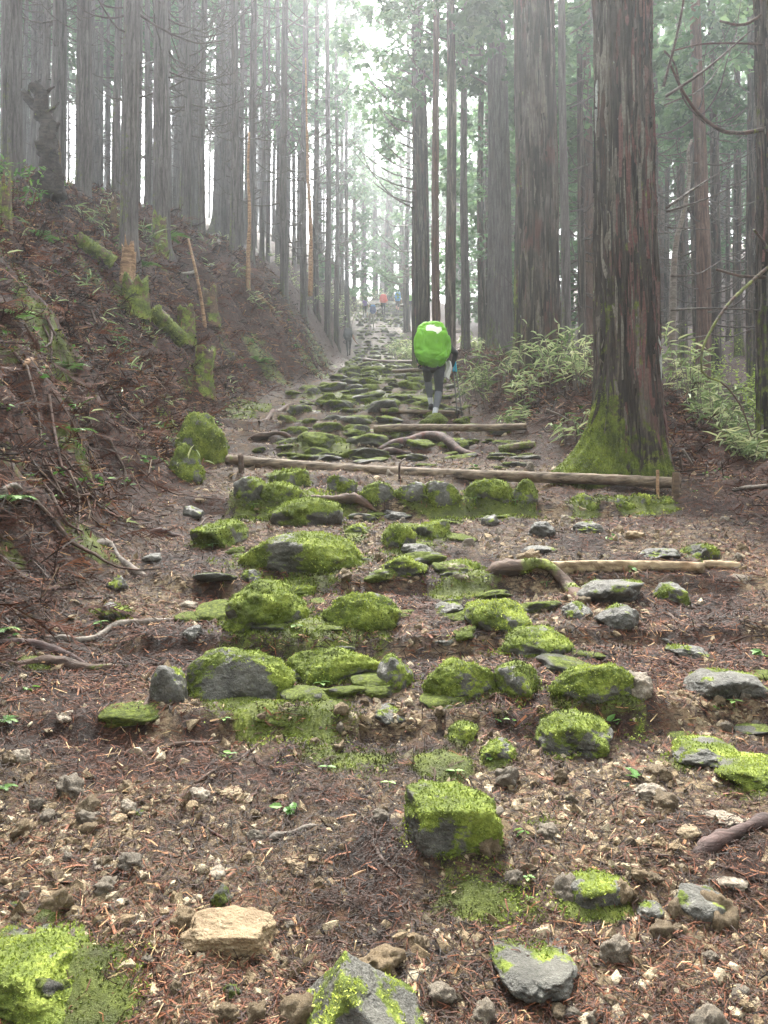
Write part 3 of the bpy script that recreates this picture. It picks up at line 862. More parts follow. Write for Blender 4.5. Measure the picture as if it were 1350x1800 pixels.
for k, (x, y, s) in enumerate(cand):
    mt = rng.choice(['tan_rock', 'pale_rock', 'rock'], p=[.60, .36, .04])
    o = link('rubble_stone', RM[mt][k % 12], None, (x, y, hz(x, y) + s * .22), tuple(rng.uniform(0, 6.28, 3)), tuple(s * rng.uniform(.65, 1.15, 3)))
    LM = [(120, 1730, 'beside the mossy corner boulder'), (400, 1655, 'round the tan block'), (625, 1740, 'round the pointed dark boulder'), (930, 1720, 'round the grey wedge stone'), (1220, 1600, 'by the bare grey rounded stone'), (1280, 1470, 'along the red root'), (800, 1450, 'below the flat-topped boulder'),
          (560, 1530, 'left of the lower moss carpet'), (200, 1440, 'round the brown stone at the left'), (400, 1360, 'along the long bent stick'), (1140, 1400, 'round the knobbly pale stone'), (1000, 1300, 'below the broad grey-green stone'), (1270, 1210, 'by the oval grey boulder'), (120, 1260, 'on the bare soil at the left edge'),
          (290, 1210, 'by the dark wedge stone'), (330, 1110, 'along the pale grey root'), (1180, 1130, 'on the sandy patch'), (250, 960, 'on the left margin below the bank'), (600, 1080, 'among the bright green boulders'), (820, 1130, 'behind the mossy stone row'), (1060, 960, 'above the split log'), (700, 930, 'round the mossy block'),
          (1200, 1040, 'below the right end of the split log'), (420, 860, 'by the mossy heap'), (1250, 1740, 'in the lower right corner'), (220, 1620, 'above the mossy corner boulder')]
    px, py = 675 + x / y * F_PX, 936 - (hz(x, y) - EYE) / y * F_PX
    d_ = min(LM, key=lambda q: (q[0] - px) ** 2 + (q[1] - py) ** 2)[2]
    hue = dict(tan_rock='tan', pale_rock='pale', rock='mossy grey')[mt]
    big_ = 'large' if s / y > .018 else ('middling' if s / y > .011 else 'little')
    tag(o, f"{big_} loose {hue} rubble stone {d_}", 'stone', f"{big_} {hue} rubble {d_}")

# ------------------------------------------------------------------ loose cover: grit, needles, fronds, moss
def sample(n, y0, y1, left=.85, right=.85, pw=1.0):
    y = y0 * (y1 / y0) ** (rng.random(n) ** pw)
    x = rng.uniform(-left, right, n) * y
    return x, y

def ground_points(n, y0, y1, keep, left=.85, right=.85, pw=1.0, lift=0.):
    x, y = sample(n, y0, y1, left, right, pw)
    k = rng.random(n) < keep(x, y)
    x, y = x[k], y[k]
    return np.stack([x, y, height(x, y) + lift], -1)

# grit
P = ground_points(80000, 1.0, 14, lambda x, y: np.clip(grit_field(x, y) * 1.1 + .07, 0, 1) * (x > left_toe(y) - .25))
V0, F0 = icosphere(0)
V0 = V0 * (1 + .22 * np.random.default_rng(3).normal(size=(12, 1)))
s = np.exp(rng.normal(math.log(.0058), .6, len(P))) * (1 + .16 * np.clip(P[:, 1] - 1.5, 0, 8))
s = np.minimum(s, .022 * (1 + .08 * P[:, 1]))
S = s[:, None] * rng.uniform(.6, 1.2, (len(P), 3))
n = rng.normal(size=(len(P), 3)); n /= np.linalg.norm(n, axis=1, keepdims=True)
V, F = replicate(V0, F0, P - np.array([0, 0, 1.]) * (s * .15)[:, None], frames(n, rng.uniform(0, 6.28, len(P))), S)
kind(link('gravel', make_mesh('gravel', V, F, M['pebble'], False, {'rnd': np.repeat(rng.random(len(P)) ** 1.1, 12)})), 'stuff', 'pale tan grit strewn over the trail')

bankness0 = lambda x, y: np.clip(sstep(-.1, .5, left_toe(y) - x) + .8 * sstep(0, .6, x - right_toe(y)), 0, 1)
# coarser lumps among the grit
P = ground_points(9000, 1.05, 7.5, lambda x, y: np.clip(grit_field(x, y) - .25, 0, 1) * .6 * (x > left_toe(y)), .75, .75, 1.25)
parts, rn = [], []
who = rng.integers(0, 5, len(P))
s = np.exp(rng.normal(math.log(.011), .42, len(P))) * (1 + .12 * np.clip(P[:, 1] - 1.5, 0, 8))
s = np.minimum(s, .019 * (1 + .08 * P[:, 1]))
for k in range(5):
    V1, F1 = rock_shape(1, 700 + k, 7, .22)
    i = np.where(who == k)[0]
    n = rng.normal(size=(len(i), 3)); n /= np.linalg.norm(n, axis=1, keepdims=True)
    parts.append(replicate(V1, F1, P[i] + np.array([0, 0, 1.]) * (s[i] * .12)[:, None], frames(n, rng.uniform(0, 6.28, len(i))), s[i][:, None] * rng.uniform(.6, 1.15, (len(i), 3))))
    rn.append(np.repeat(rng.uniform(.25, 1, len(i)), len(V1)))
V, F = join(parts)
kind(link('coarse_gravel', make_mesh('coarse_gravel', V, F, M['pebble'], False, {'rnd': np.concatenate(rn)})), 'stuff', 'crumbly tan gravel lumps in the needle litter')
# needle litter: bent slivers
def slivers(P, length, width, lie=.25, bend=.25, straight=False):
    k = len(P)
    N = normals(P[:, 0], P[:, 1])
    G = frames(N, rng.uniform(0, 6.28, k), rng.normal(0, lie, (k, 3)))
    T = np.array([[-.5, -.5, 0], [-.5, .5, 0], [0, -.5, bend], [0, .5, bend], [.5, -.35, bend * .1], [.5, .35, bend * .1], ])
    Ft = np.array([[0, 2, 3, 1], [2, 4, 5, 3]])
    if straight:
        T = np.array([[-.5, -.5, 0], [-.5, .5, 0], [.5, -.35, .03], [.5, .35, .03]]); Ft = np.array([[0, 2, 3, 1]])
    S = np.stack([length, width, length * rng.normal(.5, .6, k)], -1)
    return replicate(T, Ft, P, G, S)
P = ground_points(230000, 1.0, 40, lambda x, y: 1 - .6 * sstep(.35, .8, moss_field(x, y)), .95, .8, 1.25, .008)
sc = 1 + .22 * np.clip(P[:, 1] - 2.0, 0, 30)
ln = rng.uniform(.014, .055, len(P)) * (1 + .12 * np.clip(P[:, 1] - 2, 0, 30)); wd = rng.uniform(.0014, .0032, len(P)) * sc
# every second needle is bent, the others lie straight
h_ = len(P) // 2
V1, F1 = slivers(P[:h_], ln[:h_], wd[:h_]); V2, F2 = slivers(P[h_:], ln[h_:], wd[h_:], straight=True)
V, F = join([(V1, F1), (V2, F2)])
tone = np.clip(.35 + .28 * noise2(P[:, 0] * 2.2, P[:, 1] * 2.2, 51) + rng.normal(0, .26, len(P)), 0, 1)
kind(link('needle_litter', make_mesh('needle_litter', V, F, M['litter'], False, {'rnd': np.concatenate([np.repeat(tone[:h_], 6), np.repeat(tone[h_:], 4)])})), 'stuff', 'reddish brown cedar needles carpeting trail and banks')

P = ground_points(70000, 3.2, 16, lambda x, y: (1 - bankness0(x, y)) * (1 - .8 * sstep(.35, .8, moss_field(x, y))), .6, .6, 1.0, .006)
V, F = slivers(P, rng.uniform(.03, .09, len(P)) * (1 + .04 * P[:, 1]), rng.uniform(.0025, .0055, len(P)) * (1 + .05 * P[:, 1]), .3, straight=True)
kind(link('trail_litter', make_mesh('trail_litter', V, F, M['litter'], False, {'rnd': np.repeat(np.clip(.37 + .3 * noise2(P[:, 0] * 1.7, P[:, 1] * 1.7, 58) + rng.normal(0, .28, len(P)), 0, .97), 4)})), 'stuff', 'rusty needle litter between the trail stones')
# wood chips and short sticks, lighter
P = ground_points(1100, 1.1, 14, lambda x, y: .9 + 0 * x, .8, .75, 1.0, .008)
ln = rng.uniform(.02, .07, len(P)); wd = rng.uniform(.003, .007, len(P)) * (1 + .1 * P[:, 1])
V, F = slivers(P, ln, wd, .12, .1)
kind(link('wood_chips', make_mesh('wood_chips', V, F, M['litter'], False, {'rnd': np.repeat(rng.uniform(.7, 1.0, len(P)), 6)})), 'stuff', 'pale splinters of wood in the litter')

# dead cedar fronds: a stem with many short side shoots
def frond_template(seed, n=12, dead=True):
    r = np.random.default_rng(seed)
    Vs, Fs, k = [], [], 0
    def blade(a, b, w0, w1, off):
        nonlocal k
        d = b - a; s = np.cross(d, [0, 0, 1.]); s /= np.linalg.norm(s) + 1e-9
        Vs.extend([a - s * w0, a + s * w0, b + s * w1, b - s * w1]); Fs.append([k, k + 1, k + 2, k + 3]); k += 4
    pts = [np.array([t, (.16 if dead else .05) * math.sin(t * 3 + seed * 2), .12 * t * (1 - t)]) for t in np.linspace(0, 1, n)]
    for i in range(n - 1): blade(pts[i], pts[i + 1], .010, .008, 0)
    for i in range(1, n):
        for sgn in (-1, 1):
            if dead:
                L = (.30 * (1 - i / n) + .14) * r.uniform(.4, 1.3)
                d = np.array([.9, sgn * r.uniform(.12, .6), r.normal(0, .30)]); d /= np.linalg.norm(d)
                blade(pts[i], pts[i] + d * L, .012, .004, 0)
                continue
            L = (.34 * (1 - i / n) + .08) * r.uniform(.8, 1.1)
            d = np.array([.75, sgn * r.uniform(.5, .8), r.normal(0, .1)]); d /= np.linalg.norm(d)
            m = pts[i] + d * L * .55; e = m + (d + np.array([.35, 0, -.2])) * L * .5
            blade(pts[i], m, .016, .022, 0); blade(m, e, .022, .003, 0)
    return np.array(Vs), np.array(Fs)
fr = [frond_template(k) for k in range(4)]
def fronds(P, size, lie, mat, name, label, heading=None, rndc=None):
    parts, rn = [], []
    who = rng.integers(0, 4, len(P))
    N = normals(P[:, 0], P[:, 1])
    for k in range(4):
        i = np.where(who == k)[0]
        if not len(i): continue
        yaw = rng.uniform(0, 6.28, len(i)) if heading is None else rng.normal(heading, .9, len(i))
        G = frames(N[i], yaw, rng.normal(0, lie, (len(i), 3)))
        V, F = replicate(fr[k][0], fr[k][1], P[i], G, size[i])
        parts.append((V, F)); rn.append(np.repeat(rng.random(len(i)), len(fr[k][0])))
    V, F = join(parts)
    return kind(link(name, make_mesh(name, V, F, M[mat], False, {'rnd': np.concatenate(rn)})), 'stuff', label)
bankness = lambda x, y: np.clip(sstep(-.1, .5, left_toe(y) - x) + .8 * sstep(0, .6, x - right_toe(y)), 0, 1)
P = ground_points(13000, 1.6, 24, lambda x, y: bankness(x, y) * (y > 2.6), 1.15, .9, .85, .012)
fronds(P, rng.uniform(.10, .28, len(P)) * (1 + .05 * P[:, 1]), .5, 'frond', 'dead_fronds', 'rusty dead cedar sprays lying on the banks', -.6)
P = ground_points(2600, 2.4, 9, lambda x, y: np.clip(noise2(x * 1.6, y * 1.6, 61) * 1.3, .03, 1), .6, .7, 1., .008)
fronds(P, rng.uniform(.04, .11, len(P)), .16, 'frond', 'fallen_sprays', 'small rusty cedar sprays scattered on the trail')

# moss leaves on the soil
MP = []
for (a, b, rx, ry, s) in MOSS_PATCHES:
    sz = max(.0056, .0025 * b)
    k = int(min(15000, 1.5 * rx * ry * 3.1 * .5 / sz ** 2))
    rr_, an = 1.5 * np.sqrt(rng.random(k)), rng.uniform(0, 6.28, k)
    MP.append(np.stack([a + rx * rr_ * np.cos(an), b + ry * rr_ * np.sin(an)], -1))
MP = np.concatenate(MP)
mf = moss_field(MP[:, 0], MP[:, 1])
MP = MP[(rng.random(len(MP)) < sstep(.30, .62, mf)) & (MP[:, 1] < 14)]
P2 = ground_points(60000, 3, 24, lambda x, y: sstep(.36, .7, moss_field(x, y)), 1.05, .7, .8, 0)
P = np.concatenate([np.stack([MP[:, 0], MP[:, 1], height(MP[:, 0], MP[:, 1]) + .015], -1), P2])
# rusty litter matted on the banks
PB = ground_points(120000, 2.2, 26, lambda x, y: bankness(x, y), 1.15, .9, .8, .01)
kb = len(PB)
VB, FB = slivers(PB, rng.uniform(.04, .17, kb) * (1 + .03 * PB[:, 1]), rng.uniform(.003, .008, kb) * (1 + .07 * PB[:, 1]), .6, straight=True)
tb = np.clip(.46 + .25 * noise2(PB[:, 0] * 2.5, PB[:, 1] * 2.5, 57) + rng.normal(0, .34, kb), 0, .97)
PC = ground_points(110000, 7, 28, lambda x, y: bankness(x, y), .55, .42, .9, .015)
kc = len(PC)
VC, FC = slivers(PC, rng.uniform(.07, .22, kc) * (1 + .03 * PC[:, 1]), rng.uniform(.004, .010, kc) * (1 + .06 * PC[:, 1]), .7, straight=True)
tb = np.concatenate([tb, np.clip(.44 + .28 * noise2(PC[:, 0] * 2.5, PC[:, 1] * 2.5, 59) + rng.normal(0, .34, kc), 0, .97)])
VB, FB = join([(VB, FB), (VC, FC)])
kind(link('bank_litter', make_mesh('bank_litter', VB, FB, M['litter'], False, {'rnd': np.repeat(tb, 4)})), 'stuff', 'matted rusty litter on the steep banks')
N = normals(P[:, 0], P[:, 1])
T = np.array([[-.35, 0, -.15], [.35, 0, -.15], [.22, .12, .55], [0, .3, 1.0], [-.22, .12, .55]])
Ft = [np.array([[0, 1, 2, 4]]), np.array([[4, 2, 3]])]
V, F = replicate(T, Ft, P, frames(N, rng.uniform(0, 6.28, len(P)), rng.normal(0, .7, (len(P), 3))), np.maximum(.0056, .0025 * P[:, 1]) * rng.uniform(.6, 1.5, len(P)))
tone = np.clip(.22 + .34 * noise2(P[:, 0] * 5, P[:, 1] * 5, 71) + .34 * noise2(P[:, 0] * 19, P[:, 1] * 19, 72) + rng.normal(0, .13, len(P)), 0, 1)
kind(link('moss_carpet', make_mesh('moss_carpet', V, F, M['moss'], False, {'rnd': np.repeat(tone, 5)})), 'stuff', 'green moss carpet creeping over soil between the stones')
# ------------------------------------------------------------------ trees
def trunk_geom(r0, H, na, zs, seed, flare=.9, lobes=5, ridge=.0, lean=(0, 0), knots=0, wob=.03):
    """tapered trunk with a flared, lobed foot; base at z=0 and a bit below"""
    r = np.random.default_rng(seed)
    a = np.linspace(0, 2 * math.pi, na, endpoint=False)
    Z, A = np.meshgrid(zs, a, indexing='ij')
    ph = r.uniform(0, 6.28, 4)
    rad = r0 * (1 - .72 * np.clip(Z / H, 0, 1) ** .9)
    zf = np.maximum(Z, -.1)
    fl = np.exp(-zf / (r0 * 1.25))
    lob = .55 + .45 * (np.cos(lobes * A + ph[0]) * .6 + np.cos((lobes - 2) * A + ph[1]) * .4)
    rad = rad + r0 * flare * fl * lob
    rad = rad * (1 + wob * np.cos(2 * A + ph[2] + Z * .3) + wob * np.cos(3 * A + ph[3] - Z * .5))
    P = np.stack([np.cos(A) * 1.5, np.sin(A) * 1.5, Z * .45], -1)
    rad = rad * (1 + .05 * fbm(P + seed, 3, seed))
    if ridge:
        k = 6.5 / max(r0, .2) * r0 / .34 
        Q = np.stack([np.cos(A) * k, np.sin(A) * k, Z * .55], -1) + .25 * fbm(np.stack([np.cos(A) * 3, np.sin(A) * 3, Z * 2.2], -1), 2, seed + 2)[..., None]
        n1 = vnoise(Q + seed, seed + 1)
        Q2 = np.stack([np.cos(A) * k * 2.3, np.sin(A) * k * 2.3, Z * 1.6], -1)
        n2 = vnoise(Q2, seed + 4)
        Q3 = np.stack([np.cos(A) * k * 1.1, np.sin(A) * k * 1.1, Z * 7], -1)
        n3 = vnoise(Q3, seed + 6)
        rad = rad + ridge * (np.clip(1 - np.abs(n1) * 2.6, -1, 1) * -.9 + .45 * n2 + .35 * n3)
    for _ in range(knots):
        za, aa = r.uniform(.8, H * .6), r.uniform(0, 6.28)
        dz = (Z - za) / .07; da = np.angle(np.exp(1j * (A - aa))) / .28
        rad = rad + .022 * np.exp(-(dz ** 2 + da ** 2))
    sway = np.stack([lean[0] * Z + .04 * np.sin(Z * .35 + ph[0]) * np.clip(Z, 0, 3) / 3, lean[1] * Z + .04 * np.sin(Z * .3 + ph[1]) * np.clip(Z, 0, 3) / 3], -1)
    V = np.stack([np.cos(A) * rad + sway[..., 0], np.sin(A) * rad + sway[..., 1], Z], -1).reshape(-1, 3)
    i = np.arange(len(zs) - 1)[:, None] * na; j = np.arange(na)[None]; j2 = (j + 1) % na
    F = np.stack([i + j, i + j2, i + na + j2, i + na + j], -1).reshape(-1, 4)
    return V, F, A.ravel(), Z.ravel()

def rings(H, r0, fine, top=5.5, coarse=.8):
    z = [-.35, -.2, -.1]
    q = 0.
    while q < H:
        z.append(q)
        q += fine if q < top else coarse
    z.append(H)
    return np.array(z)

def limb(base, az, L, seed, up=.6, droop=.15, r=.02, n=7, sides=4):
    rr = np.random.default_rng(seed)
    t = np.linspace(0, 1, n)
    d = np.array([math.cos(az), math.sin(az), 0])
    s = np.array([-d[1], d[0], 0])
    P = np.array(base) + L * (t[:, None] * d * (1 - .12 * t[:, None]) + (s * rr.normal(0, .10)) * (t ** 2)[:, None])
    P[:, 2] += L * (-droop * np.sin(t * math.pi * .6) + up * t ** 2) 
    P += rr.normal(0, .018 * L, P.shape) * t[:, None]
    return P, r * (1 - .8 * t) + .003

def dead_branches(H, z0, z1, n, r0, seed, L=(0.8, 2.2), twigs=2, sides=4, up=.5, az=None, stubs=0):
    r = np.random.default_rng(seed)
    parts = []
    for k in range(n):
        z = r.uniform(z0, z1); a = r.uniform(0, 6.28) if az is None else r.normal(az, .7)
        l = r.uniform(*L)
        P, rd = limb((math.cos(a) * r0 * .6, math.sin(a) * r0 * .6, z), a, l, int(r.integers(1e6)), r.normal(up, .2), .2, .012 + .006 * l)
        parts.append(tube(P, rd, sides, False))
        for q in range(twigs):
            i = r.integers(2, len(P) - 1)
            P2, rd2 = limb(P[i], a + r.choice([-1, 1]) * r.uniform(.4, .9), l * r.uniform(.25, .5), int(r.integers(1e6)), up, .1, .007, 4)
            parts.append(tube(P2, rd2, 3, False))
    for k in range(stubs):
        z = r.uniform(.8, z1); a = r.uniform(0, 6.28)
        P, rd = limb((math.cos(a) * r0 * .75, math.sin(a) * r0 * .75, z), a, r.uniform(.05, .16) + r0 * .2, int(r.integers(1e6)), .2, .0, .016, 3)
        parts.append(tube(P, rd, 4, True))
    return join(parts)

def crown_geom(z0, H, n, seed, spread=2.4, per=46, leaf=.26):
    """drooping cedar boughs full of needle sprays"""
    r = np.random.default_rng(seed)
    wood, pos, ax = [], [], []
    for k in range(n):
        z = z0 + (H - z0) * r.random() ** 1.15
        l = spread * (1 - .85 * (z - z0) / (H - z0)) * r.uniform(.55, 1.15) + .25
        a = r.uniform(0, 6.28)
        P, rd = limb((0, 0, z), a, l, int(r.integers(1e6)), .35, .28, .02)
        wood.append(tube(P, rd, 3, False))
        m = int(per * l / spread) + 6
        t = r.uniform(.25, 1.0, m) ** .8
        i = np.clip((t * (len(P) - 1)).astype(int), 0, len(P) - 2)
        f = (t * (len(P) - 1) - i)[:, None]
        q = P[i] * (1 - f) + P[i + 1] * f
        clump = r.normal(0, .06 + .035 * l, (m, 3)); clump[:, 2] -= np.abs(clump[:, 2]) * .6
        pos.append(q + clump)
        d = np.stack([np.full(m, math.cos(a)), np.full(m, math.sin(a)), np.full(m, -.25)], -1) + r.normal(0, .55, (m, 3))
        ax.append(d)
    pos = np.concatenate(pos); ax = np.concatenate(ax)
    ax /= np.linalg.norm(ax, axis=1, keepdims=True)
    up = r.normal(0, .5, ax.shape) + np.array([0, 0, 1.])
    y = np.cross(up, ax); y /= np.linalg.norm(y, axis=1, keepdims=True) + 1e-9
    G = np.stack([ax, y, np.cross(ax, y)], -1)
    T = np.array([[0, -.05, 0], [0, .05, 0], [.45, -.22, .04], [.45, .22, -.04], [1, -.04, -.12], [1, .04, -.12], [.35, -.5, -.05], [.62, -.42, -.1], [.35, .5, -.08], [.62, .42, -.05]])
    Ft = np.array([[0, 2, 3, 1], [2, 4, 5, 3], [0, 6, 7, 2], [1, 3, 9, 8]])
    V, F = replicate(T, Ft, pos, G, leaf * r.uniform(.6, 1.5, len(pos)))
    rnd = np.repeat(np.clip(r.normal(.5, .25, len(pos)) + .25 * fbm(pos * .6, 2, seed), 0, 1), len(T))
    return V, F[0] if isinstance(F, list) else F, rnd

def bark_moss(V, A, Z, base=.35, seed=0, toward=None, reach=1.2):
    n = fbm(np.stack([V[:, 0] * 3, V[:, 1] * 3, V[:, 2] * 1.2], -1) + seed, 3, seed)
    m = base * np.exp(-np.maximum(Z, 0) / reach) + .20 * n
    if toward is not None:
        m = m + .22 * np.cos(A - toward) * np.exp(-np.maximum(Z, 0) / (reach * 3))
    return np.clip(m + .1, 0, 1.2)

def px_branch(pts, y, r0, r1, sides=6, n=16, bow=.0, wob=.12):
    """a branch drawn through points of the photograph at about the depth y (metres), with its own run in depth"""
    W = []
    for k, (px, py, *dy) in enumerate(pts):
        d = ray(px, py); yy = y + (dy[0] if dy else bow * k)
        W.append(np.array([0, 0, EYE]) + d * (yy / d[1]))
    P = spline(W, n)
    return tube(P, np.linspace(r0, r1, n), sides, True, wob, int(abs(pts[0][0])))

def add_branch(root, geo, mat='dead', moss=0., name='branch'):
    V, F = geo
    V = V - np.array(root.location)
    ms = np.clip(moss + .25 * fbm(V * 6, 2, 5), 0, 1) if moss else np.zeros(len(V))
    return link(name, make_mesh(name, V, F, M[mat], True, {'moss': ms}), root)

def crown_mesh(*a, **k):
    V, F, rnd = crown_geom(*a, **k)
    return make_mesh('crown', V, F, M['needles'], False, {'rnd': rnd})
CROWN_HIGH = [crown_mesh(15, 25, 24, 31 + k) for k in range(3)]
CROWN_MID = [crown_mesh(9.5, 24, 52, 41 + k, 2.8, 60, .22) for k in range(3)]
CROWN_LOW = [crown_mesh(3.2, 19, 66, 51 + k, 2.6, 60, .20) for k in range(3)]
def branch_mesh(*a, **k):
    V, F = dead_branches(*a, **k)
    return make_mesh('dead_branches', V, F, M['dead'], True, {'moss': np.zeros(len(V))})
DEAD_LEFT = [branch_mesh(24, 3.5, 14, 34, .12, 61 + k, (.5, 1.9), 2, stubs=40) for k in range(4)]
DEAD_RIGHT = [branch_mesh(24, 2.5, 11, 36, .15, 71 + k, (.8, 2.6), 2, up=.55) for k in range(3)]
def trunk_mesh(mat, r0, seed, **k):
    V, F, A, Z = trunk_geom(r0, 25, 18, rings(25, r0, .22, 9, .9), seed, **k)
    return make_mesh('trunk', V, F, M[mat], True, {'moss': bark_moss(V, A, Z, .3, seed)})
T_GREY = [trunk_mesh('bark_grey', .17, 81 + k, flare=.5, knots=26) for k in range(5)]
T_DARK = [trunk_mesh('bark', .20, 91 + k, flare=.5) for k in range(4)]
T_RED = [trunk_mesh('bark_red', .17, 99 + k, flare=.4) for k in range(2)]

def plain_tree(name, x, y, dia, trunk, dead, crown, label, cat='tree', group=None, sz=1.0, lean=0.):
    t = empty(name, (x, y, hz(x, y)), 0)
    rz = rng.uniform(0, 6.28)
    t.rotation_euler = (rng.normal(0, .008), lean + rng.normal(0, .008), rz)
    r = dia / 2 / (.17 if trunk in T_GREY or trunk in T_RED else .20)
    link('trunk', trunk, t, (0, 0, 0), (0, 0, 0), (r, r, sz))
    if dead: kind(link('dead_branches', dead, t, (0, 0, 0), (0, 0, rng.uniform(0, 6.28)), (1, 1, sz)), 'stuff')
    if crown: kind(link('crown', crown, t, (0, 0, 0), (0, 0, rng.uniform(0, 6.28)), (1, 1, sz)), 'stuff')
    tag(t, label, cat, group)
    return t

# --- the great cedar by the log
x, y, z = ground_at(1110, 832)
x, y = (1108 - 675) / F_PX * 7.75, 7.75
z = hz(x, y)
big = empty('great_cedar', (x, y, z - .05))
V, F, A, Z = trunk_geom(.32, 26, 256, rings(26, .32, .02, 5.2, .6), 5, flare=.62, lobes=5, ridge=.022, lean=(-.012, 0), wob=.02)
# one heavy root buttress swings out to the left and towards the viewer
bt = np.exp(-np.abs(np.angle(np.exp(1j * (A - R(205)))) / .42) ** 2) * np.exp(-np.maximum(Z, 0) / .40) * .60
V[:, 0] += np.cos(A) * bt; V[:, 1] += np.sin(A) * bt
m_ = bark_moss(V, A, Z, .30, 5, R(215), 1.3) + .65 * np.exp(-np.abs(np.angle(np.exp(1j * (A - R(205)))) / .5) ** 2) * np.exp(-np.maximum(Z, 0) / .55) + .12 * np.exp(-np.abs(np.angle(np.exp(1j * (A - R(300)))) / .6) ** 2) * np.exp(-np.maximum(Z, 0) / 2.5)
link('trunk', make_mesh('trunk', V, F, M['bark'], True, {'moss': np.clip(m_, 0, 1.2)}), big)
tri = np.concatenate([F[:, [0, 1, 2]], F[:, [0, 2, 3]]])
def bark_strips(V, nz, na, n, zmax, seed, red_at=None):
    """loose fibrous strips peeling off a trunk"""
    r = np.random.default_rng(seed)
    Gd = V[:nz * na].reshape(nz, na, 3)
    zc = Gd[:, 0, 2]
    Vs, Fs, rn = [], [], []
    ctr = Gd.mean(1)
    for k in range(n):
        z0 = r.uniform(.1, zmax); L = r.uniform(.12, .75); w = r.uniform(.008, .032); a0 = r.uniform(0, 6.283); sl = r.normal(0, .05)
        base = len(Vs)
        m = 6
        off = r.uniform(.004, .012)
        for q in range(m):
            z = z0 + L * q / (m - 1)
            i = min(np.searchsorted(zc, z), nz - 1)
            ww = w * (1 if 0 < q < m - 1 else r.uniform(.2, .7)) * r.uniform(.8, 1.2)
            rad0 = np.linalg.norm(Gd[i, 0, :2] - ctr[i, :2])
            for sgn in (-1, 1):
                a = a0 + sl * q / m + sgn * ww / 2 / max(rad0, .1)
                jj = int(a / 6.283 * na) % na
                p = Gd[i, jj]; d = p - ctr[i]; d[2] = 0; d = d / (np.linalg.norm(d) + 1e-9)
                e = off + (.010 * r.random() if q in (0, m - 1) else 0)
                Vs.append([p[0] + d[0] * e, p[1] + d[1] * e, z])
        for q in range(m - 1):
            Fs.append([base + 2 * q, base + 2 * q + 1, base + 2 * q + 3, base + 2 * q + 2])
        tone = r.uniform(0, .44) if r.random() < .62 else (r.uniform(.72, .97) if r.random() < .95 else 1.)
        if red_at is not None and math.cos(a0 - red_at) > .35 and r.random() < .6: tone = r.uniform(.5, .72)
        rn += [tone] * (2 * m)
    return np.array(Vs), np.array(Fs), np.array(rn)
nz_ = len(V) // 256
bs = bark_strips(V.copy(), nz_, 256, 900, 5.0, 8, R(310))
kind(link('bark_strips', make_mesh('bark_strips', bs[0], bs[1], M['strip'], True, {'rnd': bs[2]}), big), 'stuff')
q = fuzz(V, tri, np.where(Z < 2.6, m_, 0), 5200, .013, 5, .52)
if q: kind(link('moss', make_mesh('moss', q[0], q[1], M['moss'], False, {'rnd': q[2] * .8}), big), 'stuff')
kind(link('crown', CROWN_HIGH[0], big, (0, 0, 1)), 'stuff')
for pts, r0, r1 in [([(1172, 365), (1215, 335, .3), (1290, 288, .7)], .017, .004), ([(1172, 372), (1240, 350, .2), (1322, 312, .4)], .014, .004), ([(1170, 170), (1230, 130, -.2), (1330, 45, -.6)], .016, .006),
                    ([(1166, 152), (1185, 82, -.1), (1200, 10, -.3), (1206, -40, -.4)], .016, .009), ([(1168, 90), (1182, 105, .1), (1205, 180, .2), (1240, 218, .3)], .012, .008), ([(1180, 485), (1225, 482, .3), (1272, 455, .6)], .011, .004),
                    ([(1180, 545), (1240, 542, .3), (1335, 545, .5)], .012, .008), ([(1180, 602), (1230, 592, .3), (1290, 578, .6)], .009, .003), ([(1174, 400), (1250, 404, .4)], .008, .003), ([(1168, 185), (1240, 150, .5), (1295, 60, .9)], .010, .003)]:
    add_branch(big, px_branch(pts, 7.8, r0, r1), 'dead', .15)
for pts, r0, r1 in [([(1070, 880), (1085, 850, -.02), (1120, 835, -.05)], .012, .006)]:
    add_branch(big, px_branch(pts, 7.2, r0, r1), 'root', 0, 'root')
tag(big, 'great mossy cedar with flared buttress foot behind the long log', 'tree')

# --- the other named trunks on the right
def named_trunk(name, px, py, wpx, depth, label, mat='bark', seed=1, hi=False, lean=0., crown=None, dead=None, flare=.4, ridge=.012, moss=.25, base_row=None):
    if depth is None:
        x, y, z = ground_at(px, py)
    else:
        y = depth; x = (px - 675) / F_PX * y; z = hz(x, y)
    r0 = wpx * y / F_PX / 2
    t = empty(name, (x, y, z))
    na, fine = (120, .07) if hi else (22, .2)
    top = min(16, max(5, .72 * y - z + 4))
    V, F, A, Z = trunk_geom(r0 * 1.04, 26, na, rings(26, r0, fine, top, .8), seed, flare=flare, ridge=ridge if hi else .006, lean=(lean, 0), knots=0 if mat == 'bark' else 34)
    link('trunk', make_mesh('trunk', V, F, M[mat], True, {'moss': bark_moss(V, A, Z, moss, seed, R(200), 1.5)}), t)
    if hi and y < 20:
        bs = bark_strips(V.copy(), len(V) // na, na, 500, top - 1, seed + 3)
        kind(link('bark_strips', make_mesh('bark_strips', bs[0], bs[1], M['strip'], True, {'rnd': bs[2] * .9}), t), 'stuff')
    if dead: kind(link('dead_branches', dead, t, (0, 0, 0), (0, 0, seed * 1.3)), 'stuff')
    if crown: kind(link('crown', crown, t, (0, 0, 0), (0, 0, seed * .7)), 'stuff')
    tag(t, label, 'tree')
    return t
t2 = named_trunk('cedar_tree', 945, 650, 80, 13.2, 'second thickest cedar with pale resin drips behind the bamboo grass', seed=11, hi=True, crown=CROWN_HIGH[1], lean=-.004, flare=.3)
